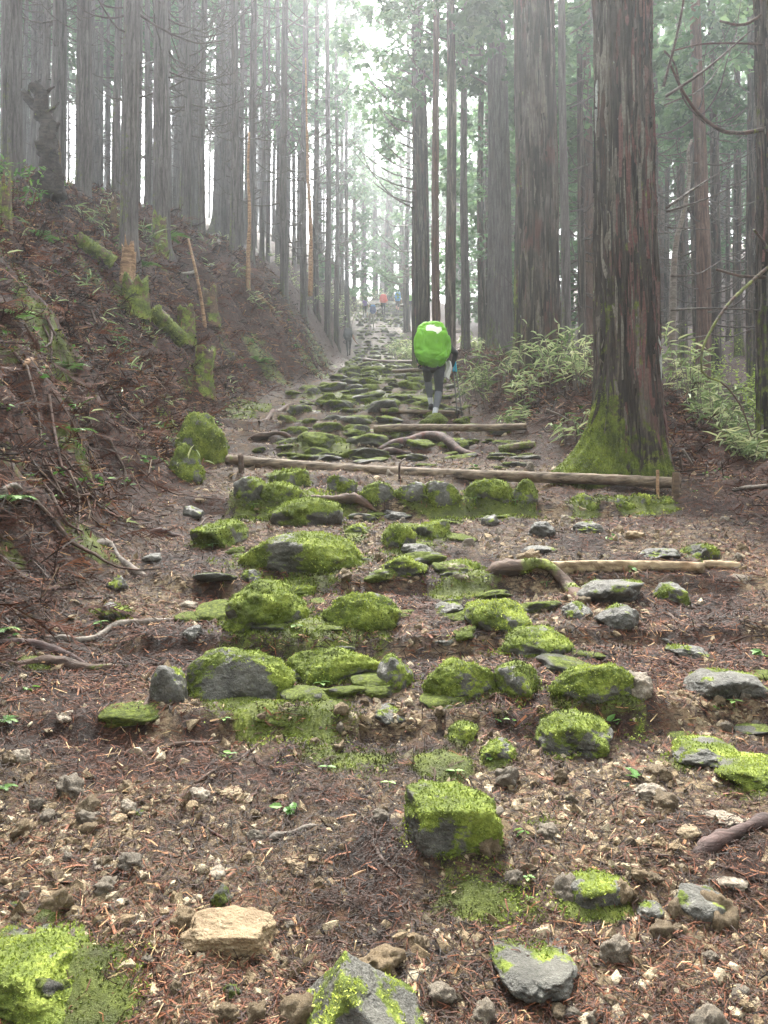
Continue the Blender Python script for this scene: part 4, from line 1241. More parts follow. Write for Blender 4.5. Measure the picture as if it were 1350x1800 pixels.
t3 = named_trunk('cedar_tree', 996, 600, 17, 19, 'slim ragged trunk hugging the right side of the second cedar', 'bark_grey', seed=12, crown=CROWN_HIGH[2])
for pts in [[(1002, 300), (1030, 290, .2), (1052, 280, .4)], [(1002, 245), (1030, 230, .2), (1050, 215, .4)], [(1002, 60), (1040, 30, .2), (1056, -10, .3)], [(1002, 190), (1030, 175, .2), (1056, 140, .5)], [(1003, 372), (1030, 365, .2), (1052, 348, .3)], [(1002, 15), (1020, 10, .2), (1034, 0, .3)], [(1002, 152), (1030, 142, .2), (1032, 190, .3), (1025, 228, .3)]]:
    add_branch(t3, px_branch(pts, 18.9, .024, .009), 'dead')
t4 = named_trunk('cedar_tree', 880, 560, 44, 25, 'smooth grey-green cedar left of the second thickest one', 'bark_grey', seed=13, hi=True, crown=CROWN_MID[0], lean=-.006, moss=.3)
for pts in [[(856, 8), (800, 14), (765, -10)], [(856, 90), (800, 74, -.3), (742, 52, -.6), (692, 0, -.9)], [(856, 96), (815, 96, .3), (785, 84, .6)], [(856, 148), (815, 122, .3), (795, 90, .6)], [(856, 50), (800, 42, .3), (740, 8, .5), (720, -30, .6)], [(902, 40), (890, 18, -.4), (868, -10, -.7)]]:
    add_branch(t4, px_branch(pts, 24.8, .045, .013), 'dead')
t5 = named_trunk('cedar_tree', 742, 560, 33, 27, 'cedar with a fan of dead branches over the trail', seed=14, hi=True, crown=CROWN_MID[1], lean=-.012)
for k in range(26):
    r_ = np.random.default_rng(400 + k)
    row = 372 - k * 17 + r_.uniform(-6, 6)
    L = r_.uniform(55, 135); up = L * r_.uniform(.55, 1.15)
    sag = r_.uniform(0, 10)
    add_branch(t5, px_branch([(733, row), (733 - L * .35, row - up * .16 + sag * .2, r_.normal(0, .4)), (733 - L * .72, row - up * .5, r_.normal(0, .8)), (733 - L, row - up, r_.normal(0, 1.2))], 26.9, .030, .008, 5, 10), 'dead')
named_trunk('cedar_tree', 734, 560, 13, 33, 'thin trunk just left of the fan-branched cedar', seed=15, dead=DEAD_RIGHT[0], crown=CROWN_MID[2])
t7 = named_trunk('cypress_tree', 769, 560, 15, 22, 'thin reddish trunk rising directly behind the green pack', 'bark_red', seed=16, crown=CROWN_MID[0], dead=None, lean=-.004)
for k, (row, L, up) in enumerate([(270, -60, 75), (150, -70, 90), (60, -60, 60), (300, 40, 14), (230, 35, 12), (175, -70, 50)]):
    add_branch(t7, px_branch([(769, row), (769 + L * .5, row - up * .35, .2), (769 + L, row - up, .4)], 22, .022, .006, 5, 8), 'dead')
named_trunk('cedar_tree', 793, 560, 20, 21, 'dark mid-sized trunk over the right shoulder of the green-packed hiker', seed=17, crown=CROWN_MID[1])
named_trunk('cypress_tree', 819, 545, 16, 28, 'pale patchy trunk between the dark trunk and the smooth grey-green cedar', 'bark_grey', seed=18, crown=CROWN_MID[2])
named_trunk('cedar_tree', 848, 545, 14, 30, 'misty slim trunk beside the smooth grey-green cedar', seed=19, crown=CROWN_LOW[2])
# right-hand edge
te = named_trunk('cedar_tree', 1362, 800, 52, 8.6, 'dark trunk at the right edge with long sweeping dead branches', seed=20, hi=True, crown=CROWN_HIGH[1], flare=.9, moss=.3)
for pts, r0, r1, ms in [([(1340, 228), (1300, 234, -.2), (1262, 226, -.4), (1225, 196, -.5), (1195, 150, -.6), (1178, 112, -.7)], .026, .012, .3), ([(1342, 78), (1290, 76, -.2), (1230, 78, -.3), (1180, 90, -.4)], .014, .007, 0), ([(1345, 22), (1330, 32, 0), (1300, 44, -.2), (1266, 37, -.4)], .020, .012, 0),
                        ([(1345, 488), (1300, 485, -.2), (1260, 474, -.4)], .022, .012, 0), ([(1350, 470), (1310, 505, -.3), (1280, 535, -.5), (1250, 580, -.6), (1234, 620, -.7), (1236, 658, -.7), (1268, 672, -.8), (1300, 710, -.9), (1322, 768, -1.)], .022, .007, .5), ([(1350, 440), (1338, 420, -.3), (1326, 404, -.4)], .022, .012, .3)]:
    add_branch(te, px_branch(pts, 8.5, r0, r1, 7, 26), 'root', ms)
for px, py, w, d, lb in [(1229, 705, 19, 26, 'mossy trunk standing in the hollow right of the great cedar'), (1262, 690, 21, 29, 'pale trunk right of the mossy one in the hollow'), (1330, 700, 24, 24, 'trunk in the hollow near the right edge'), (1303, 640, 16, 33, 'slim distant trunk between the two right-hand hollow trunks'),
                         (1203, 640, 17, 36, 'misty trunk showing just right of the great cedar'), (1027, 520, 20, 30, 'misty trunk left of the great cedar, nearer one'), (1045, 520, 15, 38, 'misty trunk touching the left edge of the great cedar')]:
    named_trunk('cedar_tree', px, py, w, d, lb, 'bark', seed=int(px), dead=DEAD_RIGHT[int(px) % 3], crown=CROWN_MID[int(px) % 3], moss=.45)

# --- left slope, the nearest trunks
def left_tree(px, py, w, label, seed, depth=None, name='cypress_tree', flare=.45, mat='bark_grey', dead=None, lean=0., hi=False):
    return named_trunk(name, px, py, w, depth, label, mat, seed, False, lean, CROWN_HIGH[seed % 3], dead or DEAD_LEFT[seed % 4], flare, 0, .25)
left_tree(226, 452, 31, 'nearest knotty grey trunk on the left bank behind a broken stump', 201)
left_tree(283, 446, 29, 'knotty grey trunk right of the nearest one, roots running down the bank', 202, flare=.9)
left_tree(387, 412, 27, 'grey trunk with bleached claw-like roots on the bank edge', 203, flare=1.1)
left_tree(14, 330, 34, 'thick shaded trunk at the left edge', 204, 13.5)
left_tree(92, 330, 24, 'pinkish grey trunk behind the upturned root snag', 205, 15.5)
left_tree(72, 320, 14, 'thin trunk left of the pinkish one', 206, 19)
left_tree(140, 346, 27, 'grey trunk midway between the root snag and the nearest knotty trunk', 207, 15.5)
left_tree(198, 360, 14, 'slim trunk just left of the nearest knotty trunk', 208, 21)
left_tree(254, 370, 11, 'slim trunk peeping out right of the nearest knotty trunk', 209, 27)
left_tree(440, 440, 14, 'slim trunk behind the orange broken snag', 210, 24)
left_tree(498, 450, 15, 'dark slim trunk with slanting dead branches', 211, 26, dead=DEAD_RIGHT[1])
left_tree(533, 470, 13, 'slim trunk behind the tall orange snag', 212, 30, dead=DEAD_RIGHT[2])
left_tree(352, 400, 13, 'slim grey trunk left of the claw-rooted one', 213, 25)
left_tree(408, 420, 15, 'slim grey trunk right of the claw-rooted one', 214, 23)
left_tree(318, 400, 13, 'slim grey trunk right of the root-trailing one', 215, 26)
left_tree(575, 560, 12, 'first slim trunk beside the upper trail on its left', 216, 36, dead=DEAD_RIGHT[0])
left_tree(591, 560, 9, 'second slim trunk beside the upper trail on its left', 217, 40, dead=DEAD_RIGHT[1])

# claw-like bleached roots of one trunk, and a few trailing roots
def ground_tube(pxs, r0, r1, sides=7, n=26, lift=.3, wob=.18, seed=0, follow=True, root=None):
    """a root or stick that lies along the ground through points of the photograph"""
    W = []
    for p in pxs:
        x, y, z = ground_at(p[0], p[1])
        W.append((x, y, p[2] if len(p) > 2 else 0.))
    P = spline(np.array(W), n)
    rr = np.linspace(r0, r1, n)
    rr = rr * (1 + .25 * np.sin(np.linspace(0, 9, n) + seed))
    h_ = height(P[:, 0], P[:, 1])
    if follow:
        k = np.ones(5) / 5
        h_ = np.convolve(np.pad(h_, 2, mode='edge'), k, 'valid')
    else:
        h_ = np.linspace(h_[0], h_[-1], n)
    tt = np.linspace(0, 1, n)
    rr = rr * np.clip(.45 + tt * 5, 0, 1) * np.clip(.35 + (1 - tt) * 5, 0, 1)
    P[:, 2] = h_ + P[:, 2] + lift * rr - rr * 1.3 * (np.exp(-tt * 12) + np.exp(-(1 - tt) * 12))
    return tube(P, rr, sides, True, wob, seed)

def world_obj(name, geo, mat, label, cat, group=None, moss=0., seed=0, top_only=True, fuzzy=0.):
    """one mesh whose origin sits at its own middle, so it can be picked up and moved"""
    V, F = geo
    c = (V.min(0) + V.max(0)) / 2; c[2] = V[:, 2].min()
    V = V - c
    n = fbm(V * 9 + seed, 3, seed)
    zz = (V[:, 2] - V[:, 2].min()) / max(1e-6, np.ptp(V[:, 2]))
    ms = np.clip(moss + .35 * n, 0, 1.2) * (1 if moss > 0 else 0)
    o = link(name, make_mesh(name, V, F, M[mat], True, {'moss': ms}), None, tuple(c))
    tag(o, label, cat, group)
    if fuzzy:
        tri = np.concatenate([f if f.shape[1] == 3 else np.concatenate([f[:, [0, 1, 2]], f[:, [0, 2, 3]]]) for f in F])
        q = fuzz(V, tri, ms, .5 / fuzzy ** 2, fuzzy, seed + 1)
        if q: kind(link('moss', make_mesh('moss', q[0], q[1], M['moss'], False, {'rnd': q[2]}), o), 'stuff')
    return o

# --- the plantation behind, tree by tree
taken = [(o.location.x, o.location.y) for o in C.objects if o.type == 'EMPTY']
def free(x, y, gap):
    return all((x - a) ** 2 + (y - b) ** 2 > gap * gap for a, b in taken)
cnt = dict(l=0, r=0, c=0)
MARKS_L = [(14, 'the thick shaded edge trunk'), (92, 'the root snag'), (140, 'the trunk beside the snag'), (226, 'the nearest knotty trunk'), (283, 'the root-trailing trunk'), (340, 'the leaning dead pole'), (387, 'the claw-rooted trunk'), (437, 'the shorter orange snag'), (498, 'the dark slim trunk'), (541, 'the tall orange snag'), (590, 'the upper trail edge')]
MARKS_R = [(770, 'the thin reddish trunk'), (819, 'the pale patchy trunk'), (880, 'the smooth grey-green cedar'), (946, 'the second thickest cedar'), (1030, 'the great cedar gap'), (1110, 'the great cedar'), (1229, 'the mossy hollow trunk'), (1262, 'the pale hollow trunk'), (1303, 'the slim distant trunk'), (1362, 'the right edge trunk')]
def mark(px, marks):
    k = min(marks, key=lambda q: abs(q[0] - px))
    return ('just left of ' if px < k[0] else 'just right of ') + k[1]
tries = 0
while tries < 20000 and (cnt['l'] < 138 or cnt['r'] < 84 or cnt['c'] < 54):
    tries += 1
    y = rng.uniform(13, 105) if rng.random() < .72 else rng.uniform(13, 50)
    x = rng.uniform(-.62, .62) * y
    px = x / y * F_PX + 675
    side = 'l' if x < left_toe(y) - 3.0 else ('r' if x > right_toe(y) + 2.6 else None)
    if y > 74: side = 'c'
    if side is None or cnt[side] >= dict(l=138, r=84, c=54)[side]: continue
    if side == 'l' and (y < 21 or (px > 500 and y < 30)): continue
    if side == 'r' and (y < 20 or (px < 1010 and y < 24)): continue
    if side == 'c' and 480 < px < 560: continue
    if not free(x, y, 1.7 if side == 'l' else (2.4 if side == 'r' else 1.6)): continue
    taken.append((x, y)); cnt[side] += 1
    if side == 'l':
        q = 'second' if y < 30 else ('third' if y < 55 else 'farthest')
        dia = rng.uniform(.18, .33); th = 'thin' if dia < .23 else ('sturdy' if dia > .28 else 'straight')
        plain_tree('cypress_tree', x, y, dia, T_GREY[rng.integers(5)], (DEAD_LEFT + DEAD_RIGHT)[rng.integers(7)], (CROWN_HIGH + CROWN_MID[:1])[rng.integers(4)],
                   f'{th} misty trunk, {q} left rank, {mark(px, MARKS_L)}', group=f'{q} rank of the left plantation', sz=rng.uniform(.85, 1.1))
    elif side == 'r':
        q = 'nearer' if y < 45 else 'farther'
        dia = rng.uniform(.25, .5); th = 'thin' if dia < .33 else ('thick' if dia > .42 else 'middling')
        plain_tree('cedar_tree', x, y, dia, (T_DARK + T_RED)[rng.integers(6)], DEAD_RIGHT[rng.integers(3)], (CROWN_LOW[:2] + CROWN_MID + CROWN_HIGH[:2])[rng.integers(7)],
                   f'{th} misty cedar in the {q} wood, {mark(px, MARKS_R)}', group=f'{q} misty cedars right of the trail', sz=rng.uniform(.85, 1.1))
    else:
        plain_tree('cedar_tree', x, y, rng.uniform(.3, .55), T_DARK[rng.integers(4)], DEAD_RIGHT[rng.integers(3)], CROWN_MID[rng.integers(3)],
                   'pale crest cedar, ' + mark(px, MARKS_L + [(655, 'the blue-packed white-shirted hiker'), (699, 'the tall blue pack')] + MARKS_R), group='far cedars on the crest', sz=rng.uniform(.8, 1.0))
# trees right beside the upper trail
for k, (px, d, w) in enumerate([(610, 50, 10), (622, 62, 9), (600, 58, 10), (640, 70, 10), (660, 72, 11), (684, 70, 16), (706, 66, 10), (640, 84, 12), (670, 88, 14), (715, 50, 12), (555, 38, 12), (560, 52, 12)]):
    y = d; x = (px - 675) / F_PX * y
    plain_tree('cedar_tree', x, y, w * y / F_PX, T_DARK[k % 4], DEAD_RIGHT[k % 3], CROWN_MID[k % 3] if k % 3 else CROWN_LOW[k % 3],
               ['nearest slim trunk left of the far hikers', 'hazy trunk over the purple-shirted hiker', 'hazy trunk left of the purple-shirted hiker', 'far trunk between the purple and red packs', 'far trunk just left of the red pack', 'thick far trunk between the red and tall blue packs', 'far trunk just right of the tall blue pack', 'faint trunk behind the bush at the trail end', 'faint broad trunk over the red pack', 'trunk beside the half-hidden lime pack', 'slim trunk just right of the tall orange snag', 'slim hazy trunk two steps right of the tall orange snag'][k], group='trunks lining the upper end of the trail', sz=.95)
# ------------------------------------------------------------------ timber steps
def lying_log(name, a, b, dia_px, mat, label, n=40, sides=18, wob=.06, moss=.0, seed=1, lift=.55, sag=0., flat=0., cat='log', fuzzy=0., taper=.85):
    xa, ya, za = ground_at(*a); xb, yb, zb = ground_at(*b)
    r = dia_px / 2 * (ya + yb) / 2 / F_PX
    t = np.linspace(0, 1, n)[:, None]
    P = np.array([xa, ya, za + r * lift]) * (1 - t) + np.array([xb, yb, zb + r * lift]) * t
    hh = height(P[:, 0], P[:, 1])
    need = np.max(np.sort(hh + r * .25 - P[:, 2])[: int(n * .8)])
    P[:, 2] += max(0, need)
    L = np.linalg.norm(P[-1] - P[0])
    P[:, 2] += .02 * np.sin(t[:, 0] * 5 + seed) * min(1, L / 3)
    P[:, 1] += .03 * np.sin(t[:, 0] * 4 + seed * 2) * min(1, L / 3)
    rr = r * np.linspace(1, taper, n)
    V, F = tube(P, rr, sides, True, wob, seed)
    if flat:
        V[:, 2] = np.minimum(V[:, 2], np.interp(V[:, 0], P[:, 0], P[:, 2]) + r * flat)
    return world_obj(name, (V, F), mat, label, cat, None, moss, seed, fuzzy=fuzzy)
lying_log('long_log', (400, 818), (1196, 864), 21, 'log', 'long peeled log laid across the whole trail below the great cedar', 110, 22, .09, .14, 3, .85)
lying_log('split_log', (866, 1004), (1236, 1006), 34, 'log_pale', 'pale weathered split log half sunk on the right of the trail', 80, 20, .30, .14, 5, .45, flat=.5)
lying_log('log_end', (1238, 998), (1300, 1000), 18, 'log_pale', 'short mossy log piece continuing the pale split log', 20, 12, .15, .35, 6, .5)
lying_log('step_log', (658, 762), (925, 757), 14, 'log', 'shorter log step just below the green-packed hiker', 40, 14, .07, .15, 7, 1.0)
lying_log('step_log', (735, 606), (826, 601), 8, 'log', 'thin log step far up beside the dark-clothed hiker', 24, 10, .06, .1, 8, 1.0)
lying_log('step_log', (640, 638), (735, 642), 8, 'root', 'dark log step below the thin far one', 24, 10, .06, .1, 9, 1.0)
lying_log('step_log', (668, 731), (800, 733), 9, 'log', 'grey log step under the boot of the green-packed hiker', 24, 10, .08, .2, 10, .9)
lying_log('step_log', (690, 657), (800, 655), 8, 'log', 'pale log step behind the legs of the green-packed hiker', 24, 10, .08, .2, 11, .9)
lying_log('mossy_log', (878, 796), (940, 786), 14, 'log', 'short moss-wrapped log on the right trail edge', 24, 12, .12, .8, 12, .8, fuzzy=.02)
lying_log('step_log', (700, 540), (745, 541), 5, 'log', 'faint log step at the feet of the far blue-packed hiker', 14, 8, .05, 0, 13, 1.0)
def peg(pts, y, r0, r1, mat, label):
    world_obj('wooden_peg', px_branch(pts, y, r0, r1, 8, 10), mat, label, 'peg')
_yl = ground_at(705, 842)[1]
peg([(702, 842), (703, 815), (712, 806, .1)], _yl - .12, .011, .008, 'twig', 'thin bent stick pinned before the middle of the long log')
peg([(1156, 884), (1156, 826)], ground_at(1156, 872)[1] - .06, .016, .014, 'orange', 'upright brown peg holding the right end of the long log')
peg([(1187, 884), (1188, 830)], ground_at(1187, 872)[1] - .08, .035, .032, 'stump', 'mossy cut post at the right tip of the long log')
peg([(424, 832), (423, 800)], ground_at(424, 828)[1] - .08, .03, .026, 'root', 'dark stubby peg at the left end of the long log')

# ------------------------------------------------------------------ roots and sticks
def root(pxs, w, mat, label, name='tree_root', cat='root', moss=.1, seed=0, lift=.35, n=34, fuzzy=0., taper=.6, follow=True, wob=.2):
    y = ground_at(pxs[0][0], pxs[0][1])[1]
    r = w / 2 * y / F_PX
    return world_obj(name, ground_tube(pxs, r, r * taper, 9, n, lift, wob, seed, follow), mat, label, cat, None, moss, seed, fuzzy=fuzzy)
root([(160, 955), (190, 960), (212, 985), (232, 1002), (262, 1012)], 16, 'root_grey', 'crooked grey root stepping down the left bank foot', seed=1)
root([(72, 1116), (130, 1128), (165, 1124), (205, 1104), (260, 1098), (335, 1088)], 17, 'root_grey', 'long pale grey root along the left margin', seed=2)
root([(-10, 1130), (50, 1136), (100, 1150), (160, 1168)], 20, 'root_red', 'reddish root upper of the crossing pair at the left edge', seed=3)
root([(20, 1168), (90, 1170), (150, 1176), (226, 1172)], 24, 'root', 'dark mossy root lower of the crossing pair at the left edge', moss=.35, seed=4)
root([(258, 936), (290, 938), (324, 946)], 15, 'root_red', 'short bare reddish root on the left margin', seed=5)
root([(1216, 1502), (1262, 1482), (1300, 1470), (1370, 1450)], 26, 'root_red', 'thick red and purple root entering at the right edge', seed=6, taper=1.1)
root([(850, 1006), (905, 1012, .03), (955, 1012, .06), (985, 1030, .03), (1022, 1062, 0)], 30, 'root', 'moss-topped root arching below the pale split log', moss=.45, seed=7, fuzzy=.012)
root([(540, 880), (580, 884, .02), (620, 886, .02), (662, 900)], 20, 'root', 'smooth dark root between mossy heap and grey flat stone', seed=8)
root([(664, 792), (700, 786, .05), (745, 780, .08), (790, 790, .06), (825, 803, .02), (868, 808)], 22, 'root_red', 'arched red root between the two log steps', seed=9, taper=.5)
root([(650, 803), (690, 801, .03), (730, 802)], 14, 'root_red', 'short red root below the arched one', seed=10)
root([(455, 742), (500, 720), (545, 702), (600, 694)], 11, 'root', 'dark root slanting over the left side of the upper trail', seed=11)
root([(440, 768), (480, 764), (512, 768)], 12, 'root', 'short dark root left of the paving stones', seed=12)
root([(42, 646), (80, 644), (130, 658)], 12, 'orange', 'tan broken branch lying on the left bank', 'fallen_branch', 'branch', seed=13)
root([(0, 868), (18, 862), (40, 860)], 14, 'root_grey', 'pale root stub at the left edge of the bank', seed=14)
root([(300, 478), (345, 470), (395, 440), (440, 432)], 8, 'root_grey', 'bleached root running along the bank edge', seed=15)
for k, pts in enumerate([[(380, 408), (372, 430), (368, 448)], [(388, 410), (390, 435), (396, 455)], [(395, 406), (415, 430), (440, 468)], [(398, 404), (425, 420), (455, 450)], [(383, 408), (380, 432), (384, 452)]]):
    root(pts, 8, 'root_grey', ['first bleached claw root from the left under the rooted grey trunk', 'middle bleached claw root, fourth from the left', 'long bleached claw root slanting right', 'uppermost bleached claw root on the right', 'second bleached claw root from the left'][k], seed=20 + k, lift=.8)
for k, (pts, w, mt, lb) in enumerate([
    ([(342, 1380), (378, 1358), (420, 1338), (462, 1306), (502, 1272)], 8, 'twig', 'long bent dark stick beside the moss carpet'),
    ([(248, 1334), (300, 1318), (360, 1312), (424, 1296)], 9, 'root', 'split brown stick left of the moss carpet'),
    ([(652, 1480), (676, 1520), (714, 1558)], 7, 'twig', 'dark twig lying on moss left of the flat-topped boulder'),
    ([(540, 1578), (572, 1560), (600, 1552), (646, 1534)], 7, 'orange', 'yellow twig above the gravel in the middle'),
    ([(722, 1772), (732, 1735), (745, 1700)], 11, 'orange', 'orange stick near the pointed boulder'),
    ([(1092, 1578), (1106, 1602), (1113, 1625), (1116, 1652)], 6, 'orange', 'bent yellow twig beside the fist-sized grey stone'),
    ([(495, 1648), (545, 1658), (626, 1664)], 7, 'twig', 'dark twig right of the tan block'),
    ([(612, 1698), (660, 1714), (700, 1712), (730, 1690)], 8, 'twig', 'curved dark twig above the pointed boulder'),
    ([(460, 1770), (520, 1748), (576, 1700)], 9, 'root_red', 'reddish stick left of the pointed boulder'),
    ([(196, 1402), (189, 1450), (200, 1500)], 6, 'twig', 'upright curved twig left of the brown stone'),
    ([(200, 1502), (235, 1482), (262, 1472)], 5, 'twig', 'thin twig joining the curved one'),
    ([(1130, 1508), (1220, 1514), (1290, 1532), (1352, 1562)], 7, 'twig', 'long thin twig below the red root'),
    ([(222, 1705), (240, 1668), (280, 1625), (322, 1592)], 10, 'root_red', 'reddish stick between corner boulder and tan block'),
    ([(1060, 1748), (1126, 1724)], 9, 'root_red', 'short reddish stick at the lower right'),
    ([(1008, 1646), (1060, 1662), (1142, 1678)], 6, 'twig', 'dark twig below the fist-sized grey stone'),
    ([(244, 1262), (276, 1222), (300, 1200), (336, 1166)], 14, 'root', 'bundle-like brown stick leaning on the wedge stone'),
    ([(1042, 1444), (1080, 1410), (1128, 1372)], 5, 'twig', 'thin twig left of the knobbly pale stone'),
    ([(470, 1478), (520, 1466), (560, 1452)], 14, 'root_grey', 'purplish grey bark strip among the gravel'),
    ([(345, 1700 - 250), (380, 1470), (402, 1482)], 6, 'root_red', 'thin red twig above the rounded pale lump'),
    ([(90, 1465), (170, 1440), (240, 1432)], 5, 'orange', 'thin straw-coloured twig at the left'),
    ([(968, 1330), (972, 1380), (976, 1395)], 5, 'twig', 'upright thin twig below the broad grey-green stone'),
    ([(860, 1395), (900, 1425), (935, 1448)], 5, 'twig', 'thin twig right of the flat-topped boulder'),
    ([(1250, 1135), (1300, 1128), (1360, 1118)], 5, 'twig', 'thin twig at the right edge above the oval boulder'),
    ([(1170, 1078), (1215, 1102), (1250, 1110)], 6, 'twig', 'dark stick right of the blocky grey stone'),
    ([(1250, 950), (1300, 970), (1345, 990)], 6, 'twig', 'thin stick right of the split log'),
    ([(430, 905), (390, 910), (345, 925)], 5, 'twig', 'thin root-like twig by the flat mossy stone'),
]):
    root(pts, w, mt, lb, 'fallen_stick', 'stick', 0, 40 + k, .6, 20, wob=.25)

# ------------------------------------------------------------------ stumps, snags and mossy wood on the left bank
def stump(box, mat, label, moss, seed, lean=0., name='tree_stump', ragged=.25, fuzzy=.022):
    x0, y0, x1, y1 = box
    x, y, z = ground_at((x0 + x1) / 2, y1)
    w = (x1 - x0) * y / F_PX; h = (y1 - y0) * y / F_PX
    n, na = 14, 26
    zz = np.linspace(-.25, 1, n); a = np.linspace(0, 6.283, na, endpoint=False)
    Zg, A = np.meshgrid(zz, a, indexing='ij')
    rad = w / 2 * (.80 + .30 * np.exp(-np.maximum(Zg, 0) * 5)) * (1 + .22 * fbm(np.stack([np.cos(A) * 1.3, np.sin(A) * 1.3, Zg * 1.5], -1) + seed, 3, seed))
    top = h * (1 + ragged * fbm(np.stack([np.cos(A[-1]) * 1.8, np.sin(A[-1]) * 1.8, 0 * a], -1) + seed, 2, seed + 2))
    V = np.stack([np.cos(A) * rad + lean * h * np.maximum(Zg, 0), np.sin(A) * rad, np.where(Zg > 0, Zg * top[None], Zg * h)], -1).reshape(-1, 3)
    i = np.arange(n - 1)[:, None] * na; j = np.arange(na)[None]; j2 = (j + 1) % na
    F = np.stack([i + j, i + j2, i + na + j2, i + na + j], -1).reshape(-1, 4)
    c = V[-na:].mean(0); c[2] -= .12 * h
    k = len(V); V = np.concatenate([V, c[None]])
    j = np.arange(na)
    T = np.stack([(n - 1) * na + j, (n - 1) * na + (j + 1) % na, np.full(na, k)], -1)
    V = V + np.array([x, y + w * .3, z])
    return world_obj(name, (V, [F, T]), mat, label, 'stump', None, moss, seed, fuzzy=fuzzy if moss > .3 else 0.)
stump((330, 610, 372, 684), 'stump', 'mossy flared stump standing free low on the left bank', .55, 1, .10, ragged=.12)
stump((305, 545, 342, 600), 'stump', 'squat mossy stump beside the tilted mossy log', .62, 2)
stump((352, 512, 382, 562), 'stump', 'dark thin stump behind the leaning dead stick', .40, 3)
stump((205, 490, 258, 548), 'stump', 'mossy root mass below the broken stump', .68, 4)
stump((203, 448, 232, 506), 'orange', 'bare orange broken stump before the nearest knotty trunk', .12, 5, .1, ragged=.6)
stump((92, 260, 106, 350), 'stump', 'thin dead stake stump beside the root snag', .25, 6, ragged=.3)
stump((-5, 320, 18, 395), 'stump', 'rotten stump at the left edge of the bank crest', .4, 7, ragged=.4)
stump((192, 352, 204, 392), 'stump', 'little decayed stub on the bank crest', .3, 8)
stump((262, 380, 292, 440), 'stump', 'mossy fern-grown stump at the foot of the root-trailing trunk', .55, 9)
lying_log('mossy_log', (268, 560), (322, 616), 30, 'stump', 'tilted mossy log lying down the left bank', 30, 14, .14, .72, 21, .9, fuzzy=.02, taper=1.)
lying_log('mossy_log', (134, 432), (200, 478), 26, 'stump', 'mossy fallen log higher on the bank behind the broken stump', 30, 14, .14, .66, 22, .9, fuzzy=.024, taper=1.)
_d = ground_at(340, 560)[1]
world_obj('dead_stick', px_branch([(362, 590), (356, 540), (345, 480), (331, 420, .2)], ground_at(362, 585)[1] + .05, .040, .022, 8, 20), 'orange', 'leaning brown dead pole on the left bank', 'pole', None, .05, 3)
_d = ground_at(437, 512)[1]
world_obj('broken_snag', px_branch([(436, 520), (436, 460), (439, 380), (436, 300), (438, 232)], _d, .060, .022, 9, 26, 0., .35), 'orange', 'shorter orange broken snag before the slim left trunks', 'snag', None, .1, 4)
_d = ground_at(545, 505)[1]
world_obj('broken_snag', px_branch([(545, 520), (546, 470), (546, 400), (541, 300), (539, 200), (537, 102)], min(_d, 21), .060, .018, 9, 30, 0., .35), 'orange', 'tall thin orange broken snag on the bank edge', 'snag', None, .05, 5)
_d = min(14.0, ground_at(92, 362)[1])
SN = lambda pts, r0, r1, n=16: px_branch([(p[0], p[1], (p[2] if len(p) > 2 else 0.)) for p in pts], _d, r0 * _d / 13, r1 * _d / 13, 16, n, 0., .5)
parts = [SN([(93, 345), (92, 300), (80, 262, -.1), (84, 220), (70, 190), (72, 165), (60, 150)], .17, .09, 34), SN([(104, 350), (98, 315), (90, 280, -.1), (92, 250), (84, 215)], .11, .06, 24), SN([(80, 205), (62, 186), (48, 172), (40, 158)], .10, .04, 16),
         SN([(70, 172), (84, 160), (96, 152)], .05, .012, 10), SN([(82, 240), (94, 232), (104, 216)], .055, .025, 10), SN([(84, 300), (70, 310), (60, 345)], .08, .05, 12), SN([(78, 200), (94, 192), (104, 180)], .04, .01, 10), SN([(64, 160), (66, 145), (72, 140)], .04, .012, 8), SN([(56, 178), (50, 160), (52, 146)], .035, .010, 8), SN([(92, 300), (104, 322), (112, 350)], .08, .05, 10)]
world_obj('root_snag', join(parts), 'snag', 'dark upturned root snag like a gnarled post on the bank crest', 'snag', None, .12, 6)
world_obj('pale_snag', px_branch([(1180, 720), (1182, 560), (1190, 420), (1205, 360), (1212, 300), (1210, 262), (1216, 246)], 13.5, .085, .025, 9, 30), 'root_grey', 'pale crooked broken snag right of the great cedar', 'snag', None, .2, 7)
lying_log('split_wood', (452, 522), (480, 552), 15, 'orange', 'orange split wood block showing on the far left bank', 16, 10, .4, 0, 24, .3, cat='wood', flat=.2)
lying_log('fallen_branch', (1290, 866), (1352, 858), 8, 'root_grey', 'grey fallen branch at the right edge below the bamboo grass', 14, 8, .1, 0, 25, 1.)
for k, (pts, lb) in enumerate([([(1195, 800), (1205, 845), (1222, 868)], 'dark dead stalk leaning at the right foot of the great cedar'), ([(1200, 790), (1222, 822), (1240, 842)], 'pale dead stalk crossing the dark one by the great cedar'), ([(960, 720), (985, 730), (1000, 738)], 'thin dead twig left of the buttress root')]):
    world_obj('dead_stalk', px_branch(pts, 7.6, .014, .008, 6, 10), 'root' if k == 0 else 'root_grey', lb, 'stick', None, 0, 30 + k)

